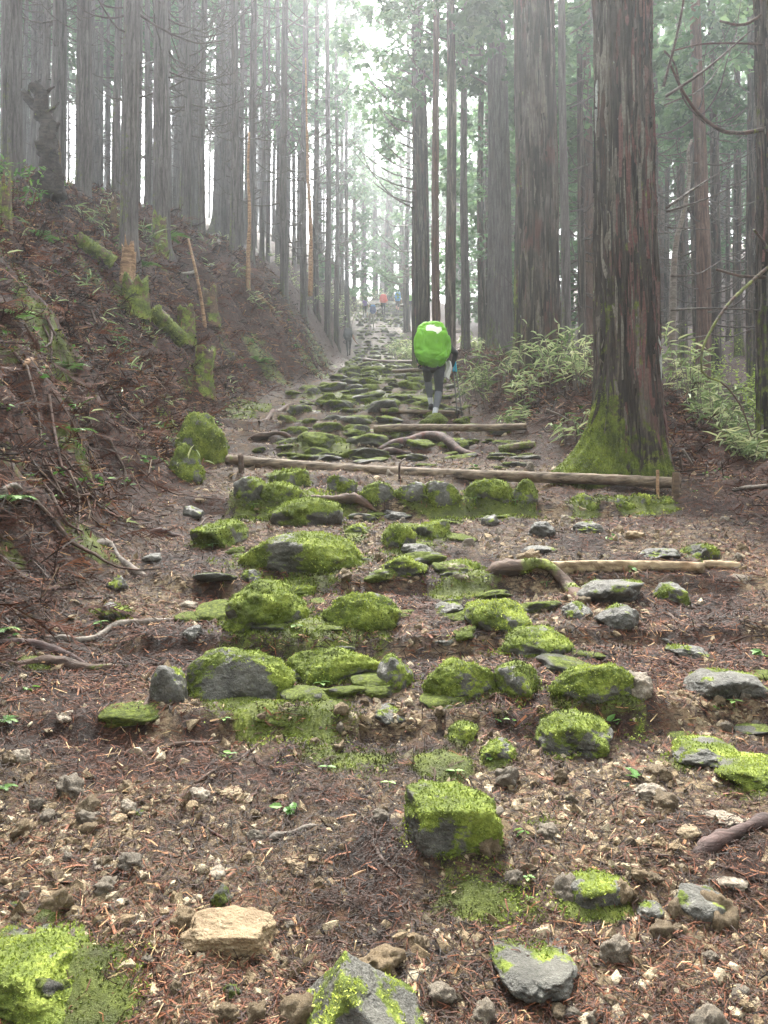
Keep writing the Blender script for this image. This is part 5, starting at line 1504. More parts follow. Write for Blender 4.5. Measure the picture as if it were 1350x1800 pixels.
# ------------------------------------------------------------------ plants
LEAF_T = np.array([[0, 0, 0], [.3, -.5, .10], [.3, .5, .10], [.34, 0, -.02], [.7, -.36, .02], [.7, .36, .02], [.72, 0, -.08], [1, 0, -.22]])
LEAF_F = [np.array([[1, 4, 6, 3], [3, 6, 5, 2]]), np.array([[0, 1, 3], [0, 3, 2], [4, 7, 6], [6, 7, 5]])]
def leaves_mesh(P, D, length, width, mat, r, bias=0.):
    k = len(P)
    D = D / (np.linalg.norm(D, axis=1, keepdims=True) + 1e-9)
    up = r.normal(0, .45, (k, 3)) + np.array([0, 0, 1.])
    y = np.cross(up, D); y /= np.linalg.norm(y, axis=1, keepdims=True) + 1e-9
    G = np.stack([D, y, np.cross(D, y)], -1)
    V, F = replicate(LEAF_T, LEAF_F, P, G, np.stack([length, width, length * .6], -1))
    return make_mesh('leaves', V, F, M[mat], False, {'rnd': np.repeat(np.clip(r.random(k) + bias, 0, 1), 8)})

def bush(name, loc, h, spread, stems, per, leaf, wid, mat, label, cat, seed, group=None, stem_mat='root_grey', arch=.5, bias=0.):
    r = np.random.default_rng(seed)
    t = empty(name, loc)
    tubes, LP, LD, = [], [], []
    for s in range(stems):
        a = r.uniform(0, 6.28); d = r.random() ** .6
        bx, by = math.cos(a) * spread * d * .55, math.sin(a) * spread * d * .55
        hh = h * r.uniform(.55, 1.05)
        out = np.array([math.cos(a), math.sin(a)]) * spread * r.uniform(.1, .6)
        z0 = hz(loc[0] + bx, loc[1] + by) - loc[2]
        q = np.linspace(0, 1, 7)
        P = np.stack([bx + out[0] * q ** 2 + r.normal(0, .02) * q, by + out[1] * q ** 2, z0 - .03 + hh * (q - arch * .35 * q ** 3)], -1)
        tubes.append(tube(P, .0045 * (1 - .6 * q) * (1 + .03 * loc[1]), 4, False))
        m = r.integers(max(2, per // 2), per + 1)
        u = r.uniform(.30, 1., m); i = np.clip((u * 6).astype(int), 0, 5); f = (u * 6 - i)[:, None]
        LP.append(P[i] * (1 - f) + P[i + 1] * f)
        an = r.uniform(0, 6.28, m)
        LD.append(np.stack([np.cos(an), np.sin(an), r.normal(.05, .45, m)], -1))
    LP, LD = np.concatenate(LP), np.concatenate(LD)
    V, F = join(tubes)
    kind(link('stems', make_mesh('stems', V, F, M[stem_mat], True, {'moss': np.zeros(len(V))}), t), 'stuff')
    ln = leaf * r.uniform(.55, 1.25, len(LP))
    kind(link('leaves', leaves_mesh(LP, LD, ln, wid * r.uniform(.7, 1.2, len(LP)), mat, r, bias), t), 'stuff')
    tag(t, label, cat, group)
    return t
def bush_px(name, px, py, hpx, wpx, label, seed, depth=None, mat='sasa', stems=26, per=11, leaf=.17, wid=.026, cat='bamboo grass', **k):
    if depth is None: x, y, z = ground_at(px, py)
    else: y = depth; x = (px - 675) / F_PX * y; z = hz(x, y)
    bush(name, (x, y, z), hpx * y / F_PX, wpx * y / F_PX, stems, per, leaf, wid, mat, label, cat, seed, **k)
bush_px('bamboo_grass', 868, 640, 140, 80, 'tall pale bamboo grass left of the second thickest cedar', 1, 12.6, stems=26, per=12, leaf=.2)
bush_px('bamboo_grass', 835, 620, 60, 40, 'lower bamboo grass beside the poles of the green-packed hiker', 2, 14.5, stems=20)
bush_px('bamboo_grass', 975, 680, 125, 80, 'bamboo grass before the foot of the second thickest cedar', 3, 11.0, stems=26, per=12, leaf=.2)
bush_px('bamboo_grass', 1020, 690, 115, 60, 'yellower bamboo grass left of the great cedar', 4, 10.2, stems=24, bias=.2)
bush_px('bamboo_grass', 905, 715, 60, 46, 'low bamboo grass on the brown mound right of the log step', 6, 10.4, stems=14, per=9)
bush_px('bamboo_grass', 1005, 735, 60, 40, 'small bamboo tuft touching the left side of the great cedar', 7, 9.0, stems=10, per=8)
bush_px('bamboo_grass', 1255, 790, 100, 70, 'lowest bamboo grass on the slope right of the great cedar', 8, 8.7, stems=20, per=11)
bush_px('bamboo_grass', 925, 690, 60, 40, 'thin bamboo grass between the two front clumps', 5, 11.6, stems=14)
for k, (px, d, hp, w, lb) in enumerate([(1220, 9.4, 150, 90, 'dense bamboo grass right behind the great cedar'), (1275, 9.8, 120, 90, 'dense bamboo grass between the great cedar and the edge trunk'), (1318, 8.2, 70, 60, 'bamboo grass drooping at the foot of the edge trunk'),
                                        (1250, 12.0, 110, 90, 'paler bamboo grass deeper behind the great cedar'), (1345, 11, 90, 90, 'bamboo grass behind the edge trunk'), (1300, 15, 80, 110, 'misty bamboo grass in the hollow'), (1215, 16, 70, 90, 'misty bamboo grass in the hollow left of the mossy trunk')]):
    bush_px('bamboo_grass', px, 0, hp, w, lb, 20 + k, d, stems=22, per=12, leaf=.2, bias=-.1 if k % 2 else .1)
for k, (px, d, hp, w, lb) in enumerate([(705, 40, 46, 34, 'round pale bush at the right trail edge below the far hikers'), (735, 34, 40, 40, 'pale bush left of the green-packed hiker'), (600, 52, 44, 60, 'pale bush mass left of the far hikers'), (622, 64, 40, 40, 'hazy bush behind the purple-shirted hiker'),
                                        (575, 46, 34, 40, 'low hazy bush on the far left bank'), (668, 70, 26, 30, 'hazy bush behind the red-packed hiker'), (850, 30, 40, 60, 'bush behind the hiker on the right bank')]):
    bush_px('shrub', px, 0, hp, w, lb, 40 + k, d, stems=40, per=16, leaf=.22, wid=.07, cat='shrub', bias=.05)
bush_px('shrub', 520, 505, 55, 60, 'leafy pale shrub on the bank edge beside the tall snag', 60, None, stems=26, per=14, leaf=.2, wid=.05, cat='shrub')
bush_px('shrub', 98, 335, 45, 40, 'small glossy-leaved shrub at the foot of the root snag', 61, None, 'weed', stems=9, per=9, leaf=.13, wid=.045, cat='shrub')
bush_px('shrub', 15, 300, 130, 60, 'green leafy shrub at the left edge over the bank', 62, 10.5, 'weed', stems=12, per=14, leaf=.12, wid=.04, cat='shrub')
bush_px('grass_tuft', 262, 430, 40, 40, 'arching pale grass tuft between the two knotty trunks', 63, None, stems=20, per=5, leaf=.3, wid=.012, cat='grass')
bush_px('grass_tuft', 165, 392, 26, 60, 'pale grass tuft on the bank crest', 64, None, stems=20, per=5, leaf=.28, wid=.012, cat='grass')
bush_px('grass_tuft', 440, 522, 34, 40, 'grass tuft at the foot of the shorter orange snag', 65, None, stems=16, per=6, leaf=.22, wid=.014, cat='grass')
for k, (px, d, hp, w, zl, lb) in enumerate([(1022, 24, 110, 60, 0, 'young yellow-green sapling left of the great cedar'), (1215, 22, 120, 80, 0, 'spring-green sapling right of the great cedar'), (1290, 27, 120, 110, 0, 'spring-green sapling deeper in the hollow'), (1345, 18, 100, 50, 0, 'yellow-green sapling at the right edge')]):
    bush_px('sapling', px, 0, hp * 1.25, w, lb, 80 + k, d, 'spring', stems=16, per=34, leaf=.10, wid=.05, cat='sapling', arch=.2)

FERN = frond_template(9, 15, False)
def fern(px, py, size_px, label, seed, mat='weed', n=7):
    r = np.random.default_rng(seed)
    x, y, z = ground_at(px, py)
    t = empty('fern', (x, y, z))
    s = size_px * y / F_PX
    for k in range(n):
        a = k * 6.283 / n + r.normal(0, .3)
        T = FERN[0].copy(); T[:, 1] *= 1.5; T[:, :2] *= 1.0
        Tz = T[:, 0] * .75 - 1.0 * T[:, 0] ** 2 * .6
        T[:, 2] += Tz
        c_, s_ = math.cos(a), math.sin(a)
        V = np.stack([T[:, 0] * c_ - T[:, 1] * s_, T[:, 0] * s_ + T[:, 1] * c_, T[:, 2]], -1) * s * r.uniform(.7, 1.1)
        link('frond', make_mesh('frond', V, FERN[1], M[mat], False, {'rnd': np.full(len(V), r.random())}), t)
    tag(t, label, 'fern')
for k, (px, py, s, lb) in enumerate([(18, 885, 42, 'fern at the left edge of the lower bank'), (128, 762, 34, 'young fern on the tall mossy patch of the left bank'), (0, 1112, 30, 'fern tip at the left edge above the crossing roots'), (6, 1272, 26, 'small fern at the left edge below the crossing roots'), (120, 655, 34, 'fern beside the tan broken branch'),
                                     (70, 425, 34, 'fern high on the left bank under the snag'), (250, 478, 26, 'fern beside the bare orange stump'), (455, 640, 26, 'fern low on the far left bank'), (200, 600, 26, 'fern in the middle of the left bank'), (30, 560, 36, 'fern on the left bank near the edge'),
                                     (280, 425, 42, 'dark fern between the two knotty trunks'), (6, 1392, 22, 'little fern on the trail at the left edge')]):
    fern(px, py, s * 1.1, lb, 300 + k)

def seedling(px, py, s, label, seed):
    r = np.random.default_rng(seed)
    x, y, z = ground_at(px, py)
    t = empty('seedling', (x, y, z))
    L = s * y / F_PX
    P = np.array([[0, 0, -.005], [.1 * L, 0, .4 * L], [.05 * L, 0, .8 * L]])
    V, F = tube(P, .0012 * y ** .5, 4, False)
    link('stem', make_mesh('stem', V, F, M['weed'], True, {'rnd': np.full(len(V), .5)}), t)
    n = r.integers(2, 5)
    for k in range(n):
        a = k * 6.283 / n + r.normal(0, .4)
        T = LEAF_T * np.array([L, L * .6, L * .4])
        V = np.stack([T[:, 0] * math.cos(a) - T[:, 1] * math.sin(a), T[:, 0] * math.sin(a) + T[:, 1] * math.cos(a), T[:, 2] + .8 * L - k * .06 * L], -1)
        link('leaf', make_mesh('leaf', V, LEAF_F, M['weed'], False, {'rnd': np.full(8, r.uniform(.5, 1))}), t)
    tag(t, label, 'seedling')
for k, (px, py, s, lb) in enumerate([(352, 1200, 16, 'seedling at the lower tip of the sloping boulder'), (372, 968, 14, 'seedling before the flat mossy stone on the left'), (800, 1372, 18, 'seedling at the back of the flat-topped boulder'), (684, 1390, 16, 'seedling in the moss left of the flat-topped boulder'), (566, 1212, 16, 'seedling hanging under the mossy row'),
                                     (928, 1552, 14, 'upper seedling on the lower moss carpet'), (930, 1592, 10, 'lower seedling on the lower moss carpet'), (864, 1342, 14, 'seedling before the small mossy cobble'), (1290, 1248, 16, 'seedling at the foot of the oval grey boulder'), (176, 1106, 16, 'seedling at the mossy triangular stone'), (575, 1365, 18, 'seedling at the upper moss carpet edge'),
                                     (395, 1272, 12, 'seedling right of the brown stick'), (520, 1110, 14, 'seedling under the steep bright boulder'), (835, 888, 12, 'seedling at the kerb stones'), (905, 892, 12, 'seedling at the right end of the kerb stones'), (445, 900, 14, 'seedling by the mossy heap'), (960, 1035, 12, 'seedling under the arching mossy root')]):
    seedling(px, py, s, lb, 500 + k)

# uncountable green and brown growth on the banks
def sprigs(n, y0, y1, keep, size, mat, name, label, per=4, wr=.5, up=.5, left=1.15, right=.9):
    P = ground_points(n, y0, y1, keep, left, right, .9, 0)
    k = len(P)
    LP = np.repeat(P, per, 0); a = rng.uniform(0, 6.28, k * per)
    sc = np.repeat(size * rng.uniform(.5, 1.4, k) * (1 + .05 * P[:, 1]), per)
    LP = LP + np.stack([rng.normal(0, .4, k * per), rng.normal(0, .4, k * per), rng.uniform(.0, .9, k * per)], -1) * sc[:, None]
    D = np.stack([np.cos(a), np.sin(a), rng.normal(up * .3, .4, k * per)], -1)
    me = leaves_mesh(LP, D, sc, sc * wr, mat, rng)
    me.name = name
    kind(link(name, me), 'stuff', label)
lb_ = lambda x, y: sstep(.05, .5, left_toe(y) - x)
rb_ = lambda x, y: sstep(.05, .6, x - right_toe(y))
sprigs(5200, 2.2, 26, lambda x, y: np.clip(lb_(x, y) * (.10 + .9 * sstep(.0, .6, noise2(x * 1.4, y * 1.4, 81))) + .1 * rb_(x, y) + .015, 0, 1), .035, 'weed', 'bank_weeds', 'small fresh green weeds dotted over the banks', 5)
sprigs(2600, 5, 30, lambda x, y: np.clip(lb_(x, y) * (.08 + .9 * sstep(.1, .6, noise2(x * .9, y * .9, 83))), 0, 1), .10, 'sasa', 'bank_grass', 'pale grass blades on the left bank', 6, .10, 1.2)
P = ground_points(9000, 2.0, 28, lambda x, y: bankness(x, y), 1.15, .95, .9, .02)
V, F = slivers(P, rng.uniform(.10, .42, len(P)), rng.uniform(.003, .007, len(P)) * (1 + .05 * P[:, 1]), .35, .35)
kind(link('bank_brush', make_mesh('bank_brush', V, F, M['brush'], False, {'rnd': np.repeat(rng.random(len(P)) ** 1.6, 6)})), 'stuff', 'dead twigs and straw matted over the banks')

# thin bare roots combing down the left bank
parts = []
for k in range(90):
    px, py = rng.uniform(0, 560), rng.uniform(470, 880)
    x, y, z = ground_at(px, py, 30)
    if x > left_toe(y) - .15 or y > 22: continue
    L = rng.uniform(.25, .9); n = 9
    t = np.linspace(0, 1, n)
    X = x + L * t * rng.uniform(.3, 1.) + .05 * np.sin(t * rng.uniform(3, 9)); Y = y + L * t * rng.normal(0, .5) + .05 * np.cos(t * rng.uniform(3, 9))
    P = np.stack([X, Y, height(X, Y) + .015 + .05 * np.sin(t * 3.1) * rng.random()], -1)
    parts.append(tube(P, np.linspace(1, .3, n) * rng.uniform(.006, .016), 5, False))
V, F = join(parts)
kind(link('bank_rootlets', make_mesh('bank_rootlets', V, F, M['root'], True, {'moss': np.zeros(len(V))})), 'stuff', 'thin bare rootlets combing down the left bank')
# the wood goes on unseen round the viewer: trees added to block low light
BT = 0
for k in range(400):
    x, y = rng.uniform(-26, 26), rng.uniform(-30, 11)
    if BT >= 46: break
    if abs(x) < 4.5 or abs(x) < .62 * y + 2.5: continue
    if not free(x, y, 3.0): continue
    taken.append((x, y)); BT += 1
    plain_tree('cedar_tree', x, y, rng.uniform(.3, .55), T_DARK[rng.integers(4)], DEAD_RIGHT[rng.integers(3)], CROWN_MID[rng.integers(3)], 'unseen cedar added beside and behind the viewer to block low sky light', group='unseen light-blocking cedars beside and behind the viewer')
# ------------------------------------------------------------------ hikers
CL = dict(skin=plain('skin', (.48, .30, .22), .6), hair=plain('hair', (.02, .016, .014), .5), black=plain('black_fabric', (.018, .018, .020), .8, .2, .3), charcoal=plain('charcoal_fabric', (.055, .058, .068), .8, .2, .3),
          grey=plain('grey_tights', (.14, .15, .17), .8, .2, .3), pale=plain('pale_grey_socks', (.55, .57, .60), .85, .2, .3), boot=plain('boot_leather', (.05, .05, .055), .7), white=plain('white_cotton', (.75, .75, .74), .85, .2, .3),
          khaki=plain('khaki_trousers', (.36, .34, .28), .85, .2, .3), purple=plain('purple_fabric', (.20, .14, .36), .8, .2, .3), red=plain('red_nylon', (.75, .10, .06), .5, .4, .5, 60), blue=plain('blue_nylon', (.05, .25, .62), .5, .4, .5, 60),
          lime=plain('lime_nylon', (.16, .45, .014), .6, .25, .9, 24, .35), navy=plain('navy_nylon', (.05, .10, .28), .6, .3, .4, 60), dark=plain('dark_nylon', (.035, .045, .045), .6, .3, .4, 60), sky=plain('light_blue_nylon', (.30, .62, .85), .5, .4, .4, 60),
          cyan=plain('blue_grip', (.03, .42, .62), .5), metal=plain('pole_metal', (.12, .12, .13), .35, .6), print=plain('white_print', (.85, .88, .70), .5))

def capsule(p0, r0, p1, r1):
    p0, p1 = np.array(p0, float), np.array(p1, float)
    d = p1 - p0; L = np.linalg.norm(d); d = d / max(L, 1e-6)
    th = np.linspace(math.pi / 2, 0, 4)
    s = [-r0 * math.sin(t) * .98 for t in th] + [L + r1 * math.sin(t) * .98 for t in th[::-1]]
    r = [max(r0 * math.cos(t), .1 * r0) for t in th] + [max(r1 * math.cos(t), .1 * r1) for t in th[::-1]]
    P = p0[None] + np.array(s)[:, None] * d[None]
    return tube(P, np.array(r), 12, True)

def remeshed(caps, voxel, smooth=6):
    V, F = join([capsule(*c[:4]) for c in caps])
    me = make_mesh('tmp', V, F, None)
    o = bpy.data.objects.new('tmp', me); C.objects.link(o)
    m = o.modifiers.new('r', 'REMESH'); m.mode = 'VOXEL'; m.voxel_size = voxel
    s = o.modifiers.new('s', 'SMOOTH'); s.iterations = smooth; s.factor = .5
    dg = bpy.context.evaluated_depsgraph_get()
    e = o.evaluated_get(dg).to_mesh()
    n = len(e.vertices); co = np.zeros(n * 3); e.vertices.foreach_get('co', co); co = co.reshape(-1, 3)
    quads = np.array([list(p.vertices) for p in e.polygons if len(p.vertices) == 4], np.int32).reshape(-1, 4)
    tris = np.array([list(p.vertices) for p in e.polygons if len(p.vertices) == 3], np.int32).reshape(-1, 3)
    o.evaluated_get(dg).to_mesh_clear()
    bpy.data.objects.remove(o)
    bpy.data.meshes.remove(me)
    return co, [f for f in (quads, tris) if len(f)]

def body_mesh(caps, voxel, colours):
    V, F = remeshed(caps, voxel)
    names = sorted({c[4] for c in caps})
    midx = []
    for f in F:
        ctr = V[f].mean(1)
        best = np.full(len(ctr), 9e9); who = np.zeros(len(ctr), int)
        for (p0, r0, p1, r1, nm) in caps:
            p0, p1 = np.array(p0, float), np.array(p1, float)
            d = p1 - p0
            t = np.clip(((ctr - p0) @ d) / max(d @ d, 1e-9), 0, 1)
            dist = np.linalg.norm(ctr - (p0 + t[:, None] * d), axis=1) - (r0 + (r1 - r0) * t)
            k = dist < best
            best[k] = dist[k]; who[k] = names.index(nm)
        midx.append(who)
    return make_mesh('body', V, F, [CL[colours[n]] for n in names], True, None, np.concatenate(midx))

def figure(pose):
    """body as tapered limbs: z up, y ahead; every limb carries the name of what covers it"""
    p = dict(pel=(0, 0, .92), chest=(0, .14, 1.26), neck=(0, .18, 1.41), head=(0, .24, 1.54), ra=(.05, -.08, .09), rk=(.07, .10, .49), la=(-.07, .42, .30), lk=(-.09, .36, .72), re=(.33, .02, 1.13), rh=(.30, .16, .97), le=(-.27, .14, 1.12), lh=(-.22, .36, 1.02))
    p.update(pose)
    c = []
    A = c.append
    pel, ch, nk = (np.array(p[k], float) for k in ('pel', 'chest', 'neck'))
    A((pel + (.07, 0, 0), .115, pel + (-.07, 0, 0), .115, 'hips'))
    A((pel + (0, .02, .08), .13, ch, .14, 'top')); A((ch + (.09, 0, .04), .10, ch + (-.09, 0, .04), .10, 'top'))
    A((ch + (.14, 0, .09), .075, nk + (0, 0, -.04), .06, 'top')); A((ch + (-.14, 0, .09), .075, nk + (0, 0, -.04), .06, 'top'))
    A((nk, .052, np.array(p['head']) - (0, .02, .06), .05, 'skin'))
    h = np.array(p['head'], float)
    A((h + (0, -.01, .03), .098, h + (0, .01, -.02), .085, 'hair')); A((h + (0, .05, -.03), .06, h + (0, .055, -.06), .05, 'skin')); A((h + (0, .105, -.02), .014, h + (0, .115, -.035), .015, 'skin'))
    A((h + (.092, .01, -.02), .018, h + (.092, .01, .01), .018, 'skin')); A((h + (-.092, .01, -.02), .018, h + (-.092, .01, .01), .018, 'skin'))
    for s, k, a in ((1, 'rk', 'ra'), (-1, 'lk', 'la')):
        k, a = np.array(p[k], float), np.array(p[a], float)
        hip = pel + (s * .085, 0, -.03)
        A((hip, .098, k, .062, 'thigh')); A((k, .060, k * .62 + a * .38, .060, 'shin')); A((k * .62 + a * .38, .058, a * .8 + k * .2, .042, 'shin')); A((a * .75 + k * .25, .046, a + (0, 0, .02), .042, 'sock'))
        A((a + (0, -.03, -.035), .045, a + (0, .05, -.04), .045, 'boot')); A((a + (0, .05, -.045), .045, a + (s * .012, .16, -.055), .036, 'boot'))
    for s, e, hh in ((1, 're', 'rh'), (-1, 'le', 'lh')):
        e, w = np.array(p[e], float), np.array(p[hh], float)
        sh = ch + (s * .17, 0, .09)
        A((sh, .060, e, .046, 'sleeve')); A((e, .045, w, .030, 'forearm'))
        d = (w - e) / (np.linalg.norm(w - e) + 1e-9)
        side = np.cross(d, (0, 0, 1.)); side /= np.linalg.norm(side) + 1e-9
        palm = w + d * .055
        A((w, .026, palm, .033, 'skin'))
        dn = np.cross(side, d)
        for q in range(4):
            b = palm + side * (-.027 + .018 * q) + d * .02
            L = (.030, .036, .034, .026)[q]
            m = b + d * L; t = m + (dn * .8 * (1 if dn[2] < 0 else -1) + d * .1) * L
            A((b, .0105, m, .0095, 'skin')); A((m, .0095, t, .008, 'skin'))
        b = w + d * .03 + side * s * .025
        m = b + (side * s * .7 + d * .5) * .035; A((b, .012, m, .010, 'skin')); A((m, .010, m + d * .025, .009, 'skin'))
    return c

def pack_geom(w, d, h, seed, pinch=.12, lv=3, crease=.014):
    """a stuffed rucksack under its rain cover: rounded block, narrower above, with drawn folds"""
    D, F = icosphere(lv)
    e = .45
    P = np.sign(D) * np.abs(D) ** e
    P /= np.max(np.abs(P), axis=0)
    P = P / (np.sum(np.abs(P) ** 3.2, axis=1) ** (1 / 3.2))[:, None]
    z = P[:, 2]
    tap = 1 - pinch * sstep(-.1, 1, z) - .12 * sstep(-.3, -1, z)
    V = np.stack([P[:, 0] * w / 2 * tap, P[:, 1] * d / 2 * (1 - .15 * sstep(0, 1, z)), z * h / 2], -1)
    n = fbm(np.stack([P[:, 0] * 1.5, P[:, 1] * 1.5, z * 4 + P[:, 0] * 1.2], -1) + seed, 3, seed)
    fold = np.abs(vnoise(np.stack([P[:, 0] * 1.2 + z * .8, P[:, 1], z * 3.0 - P[:, 0] * 1.6], -1) + seed * 2, seed))
    nrm = P / np.linalg.norm(P, axis=1, keepdims=True)
    V = V + nrm * (crease * (1.2 * n + 2.0 * np.clip(.22 - fold, 0, 1) * -3))[:, None]
    return V, F

def backpack(loc, rz, w, d, h, col, label, seed, lean=0., top=None, straps='black', mark=False):
    t = empty('backpack', loc, rz)
    t.rotation_euler = (-lean, 0, rz)
    V, F = pack_geom(w, d, h, seed, lv=5 if mark else 4)
    cover = link('rain_cover', make_mesh('rain_cover', V, F, CL[col], True), t)
    # elastic hem round the side that lies on the back
    a = np.linspace(0, 6.283, 40)
    P = np.stack([np.cos(a) * w * .43, np.full(40, d * .40), np.sin(a) * h * .44], -1)
    V2, F2 = tube(P, .008, 6, False)
    link('hem', make_mesh('hem', V2, F2, CL[col], True), cover)
    for s in (-1, 1):
        P = spline([(s * .10, d * .42, h * .36), (s * .12, d * .42 + .12, h * .34), (s * .14, d * .42 + .22, h * .12), (s * .13, d * .42 + .10, -h * .18), (s * .10, d * .40, -h * .24)], 18)
        V2, F2 = tube(P, .018, 6, True)
        link('shoulder_strap', make_mesh('shoulder_strap', V2, F2, CL[straps], True), t)
    P = spline([(-.15, d * .38, -h * .36), (-.20, d * .38 + .16, -h * .38), (0, d * .38 + .27, -h * .39), (.20, d * .38 + .16, -h * .38), (.15, d * .38, -h * .36)], 24)
    V2, F2 = tube(P, .020, 6, True)
    link('hip_belt', make_mesh('hip_belt', V2, F2, CL[straps], True), t)
    if top:
        V2, F2 = pack_geom(w * .8, d * .9, h * .32, seed + 3)
        link('top_lid', make_mesh('top_lid', V2 + np.array([0, .0, h * .40]), F2, CL[top], True), t)
    if mark:                                        # pale blurred print on the upper half of the cover
        ctr = V[F].mean(1); 
        u, v_ = (ctr[:, 0] - w * .03) / (w * .22), (ctr[:, 2] - h * .27) / (h * .085)
        k = (np.abs(u) ** 3 + np.abs(v_ + .25 * u + .35 * np.sin(u * 4)) ** 3 < 1) & (ctr[:, 1] < 0)
        f = F[k]; used, inv = np.unique(f, return_inverse=True)
        N = vert_normals(V, F)[used]
        link('print', make_mesh('print', V[used] + N * .003, inv.reshape(-1, 3), CL['print'], True), cover)
    tag(t, label, 'backpack')
    return t

def hiker(px, py, label, pack_label, colours, pose, size, pack=None, depth=None, rz=0., voxel=.016, height_px=None):
    x, y, z = ground_at(px, py) if depth is None else ((px - 675) / F_PX * depth, depth, hz((px - 675) / F_PX * depth, depth))
    col = dict(hips='black', top='black', skin='skin', hair='hair', thigh='black', shin='black', sock='black', boot='boot', sleeve='black', forearm='skin'); col.update(colours)
    sc = size if height_px is None else height_px * y / F_PX / 1.66
    caps = [(np.array(a) * sc, b * sc, np.array(c) * sc, d * sc, n) for a, b, c, d, n in figure(pose)]
    p = empty('person', (x, y, z), rz)
    link('body', body_mesh(caps, voxel, col), p)
    tag(p, label, 'person')
    if pack:
        w, d, h, cc, off, lean, top, seed, mark = pack
        o = Matrix.Rotation(rz, 3, 'Z') @ Vector([k * sc for k in off])
        backpack((x + o.x, y + o.y, z + o.z), rz, w * sc, d * sc, h * sc, cc, pack_label, seed, lean, top, mark=mark)
    return p, sc

hx, sc = hiker(764, 729, 'hiker in black top and grey tights climbing away under the big lime pack', 'huge lime green rain-covered rucksack on the nearest hiker', dict(thigh='charcoal', shin='grey', sock='pale', hips='black', forearm='black'),
               dict(pel=(-.01, .05, .90), chest=(.0, .24, 1.24), neck=(0, .30, 1.38), head=(.0, .38, 1.50), ra=(.0, -.06, .10), rk=(.075, .08, .49), la=(-.03, .40, .34), lk=(-.085, .36, .74), re=(.345, .04, 1.10), rh=(.295, .14, .92)), 1.0,
               (.57, .34, .74, 'lime', (-.035, -.02, 1.23), .10, None, 3, True), 12.2, voxel=.0085)
hl = hx.location
def pole(dx, dy, label):
    g = Vector((hl.x + .325 + dx, hl.y + .15 + dy, hl.z + .93))
    tip = Vector((hl.x + .42 + dx * 2, hl.y + .22 + dy, hz(hl.x + .42 + dx * 2, hl.y + .22 + dy) - .01))
    t = empty('trekking_pole', tip)
    ax = (g - tip).normalized()
    for nm, a, b, r0, r1, mt in (('grip', g - ax * .10, g + ax * .07, .017, .019, 'cyan'), ('shaft', tip + ax * .05, g - ax * .09, .0075, .010, 'metal'), ('tip', tip, tip + ax * .06, .004, .007, 'metal'), ('basket', tip + ax * .055, tip + ax * .065, .028, .028, 'black')):
        V, F = tube(spline([np.array(a - tip), np.array(b - tip)], 6), np.linspace(r0, r1, 6), 10, True)
        link(nm, make_mesh(nm, V, F, CL[mt], True), t)
    tag(t, label, 'trekking pole')
pole(-.015, 0, 'left one of two blue-gripped trekking poles in the nearest hiker\'s hand')
pole(.025, .02, 'right one of two blue-gripped trekking poles in the nearest hiker\'s hand')
# a white towel hanging at the hip
u, v_ = np.meshgrid(np.linspace(0, 1, 9), np.linspace(0, 1, 14))
TV = np.stack([.175 + .09 * u + .02 * np.sin(v_ * 5), .02 + .04 * np.sin(u * 7 + v_ * 2), .97 - .24 * v_ - .05 * u * v_], -1).reshape(-1, 3)
ii = (np.arange(13)[:, None] * 9 + np.arange(8)[None]).ravel()
TF = np.stack([ii, ii + 1, ii + 10, ii + 9], -1)
tw = link('towel', make_mesh('towel', np.concatenate([TV, TV + np.array([0, .008, 0])]), np.concatenate([TF, TF[:, ::-1] + len(TV)]), CL['white'], True), None, tuple(hl))
tag(tw, 'white towel hanging at the right hip of the nearest hiker', 'towel')

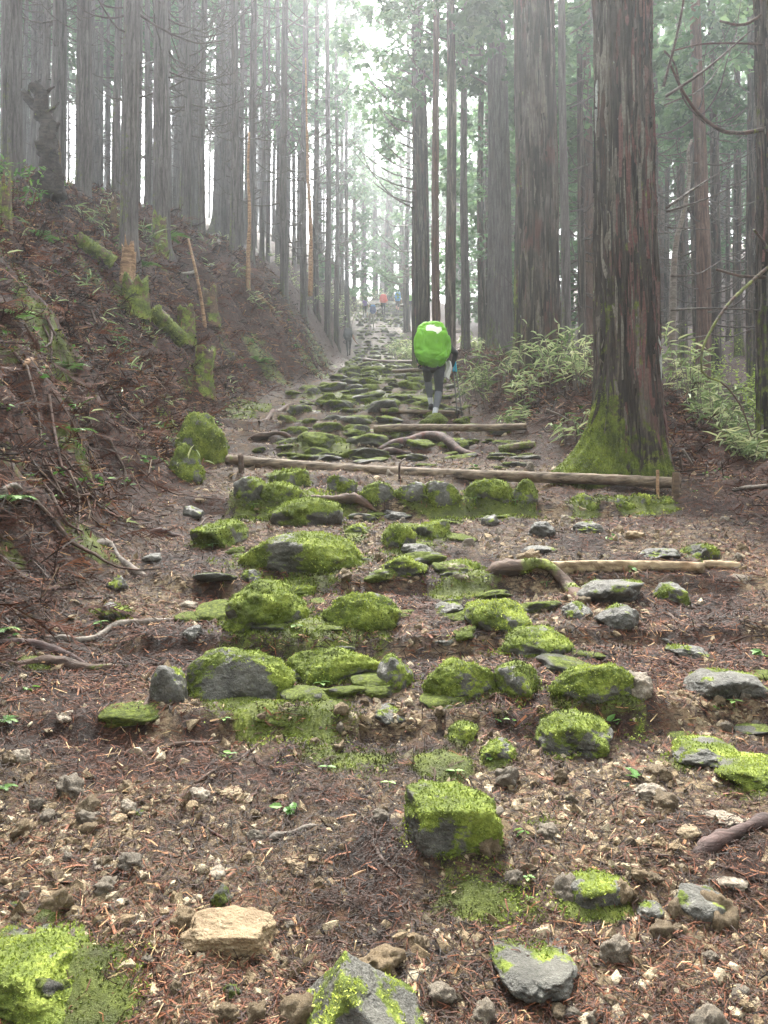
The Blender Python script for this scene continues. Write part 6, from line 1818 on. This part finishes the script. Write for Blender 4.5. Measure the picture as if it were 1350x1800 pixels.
WALK1 = dict(); WALK2 = dict(ra=(.08, .38, .26), rk=(.09, .33, .68), la=(-.06, -.12, .09), lk=(-.08, .05, .49))
hiker(613, 627, 'hiker in dark clothes bent forward at the left trail edge', 'dark grey rucksack on the bent hiker at the left trail edge', dict(thigh='charcoal', shin='charcoal', top='charcoal', sleeve='skin'), dict(WALK2, chest=(.04, .30, 1.18), neck=(.05, .40, 1.28), head=(.06, .50, 1.36), re=(.32, .30, 1.0), rh=(.46, .48, .88)), 1, (.50, .40, .72, 'dark', (-.06, .0, 1.20), .5, 'dark', 5, False), None, .1, .024, 54)
hiker(653, 577, 'hiker in white shirt and light trousers on the upper steps', 'blue rucksack on the hiker with light trousers', dict(thigh='khaki', shin='khaki', sock='khaki', hips='khaki', top='white', sleeve='white'), dict(ra=(.14, .1, .09), rk=(.12, .14, .5), la=(-.14, .02, .09), lk=(-.12, .10, .5), le=(-.26, .06, 1.08), lh=(-.28, .04, .84)), 1, (.42, .30, .58, 'navy', (.10, -.10, 1.22), .15, 'blue', 6, False), None, 0, .026, 44)
hiker(641, 561, 'hiker in purple shirt and long black trousers at the left', 'small purple daypack on the hiker in black trousers', dict(top='purple', sleeve='white'), WALK1, 1, (.38, .22, .48, 'purple', (0, -.06, 1.24), .1, None, 7, False), None, 0, .026, 37)
hiker(674, 554, 'hiker in black trousers under a red-covered pack', 'bright red rain-covered rucksack far up the trail', dict(top='red', sleeve='red'), WALK2, 1, (.58, .36, .72, 'red', (0, -.04, 1.26), .1, None, 8, False), None, 0, .026, 38)
hiker(699, 550, 'hiker in grey shorts under a tall blue pack', 'tall blue rucksack with light blue lid far up the trail', dict(thigh='charcoal', shin='skin', top='blue', sleeve='white'), WALK1, 1, (.52, .36, .86, 'blue', (0, -.04, 1.34), .05, 'sky', 9, False), None, 0, .026, 36)
hiker(720, 548, 'hiker with a lime pack half hidden by the bush', 'lime green rucksack highest on the right of the trail', dict(top='lime', sleeve='white'), WALK2, 1, (.48, .32, .60, 'lime', (0, -.04, 1.24), .1, None, 10, False), None, 0, .026, 32)
# ------------------------------------------------------------------ mist
hv = Mat('mist')
hv.t.nodes.clear()
ho = hv.n('ShaderNodeOutputMaterial'); pv = hv.n('ShaderNodeVolumePrincipled')
pv.inputs['Color'].default_value = (.88, .935, .985, 1)
pv.inputs['Density'].default_value = HAZE
pv.inputs['Anisotropy'].default_value = .7
hv.l(pv.outputs[0], ho.inputs['Volume'])
lo, hi = np.array([-230., -70., -13.]), np.array([230., 262., 62.])
bv = np.array([[(lo, hi)[i][0], (lo, hi)[j][1], (lo, hi)[k][2]] for i in (0, 1) for j in (0, 1) for k in (0, 1)])
bf = np.array([[0, 1, 3, 2], [4, 6, 7, 5], [0, 4, 5, 1], [2, 3, 7, 6], [0, 2, 6, 4], [1, 5, 7, 3]])
kind(link('haze', make_mesh('haze', bv, bf, hv.m, False)), 'stuff', 'thin pale mist filling the forest')
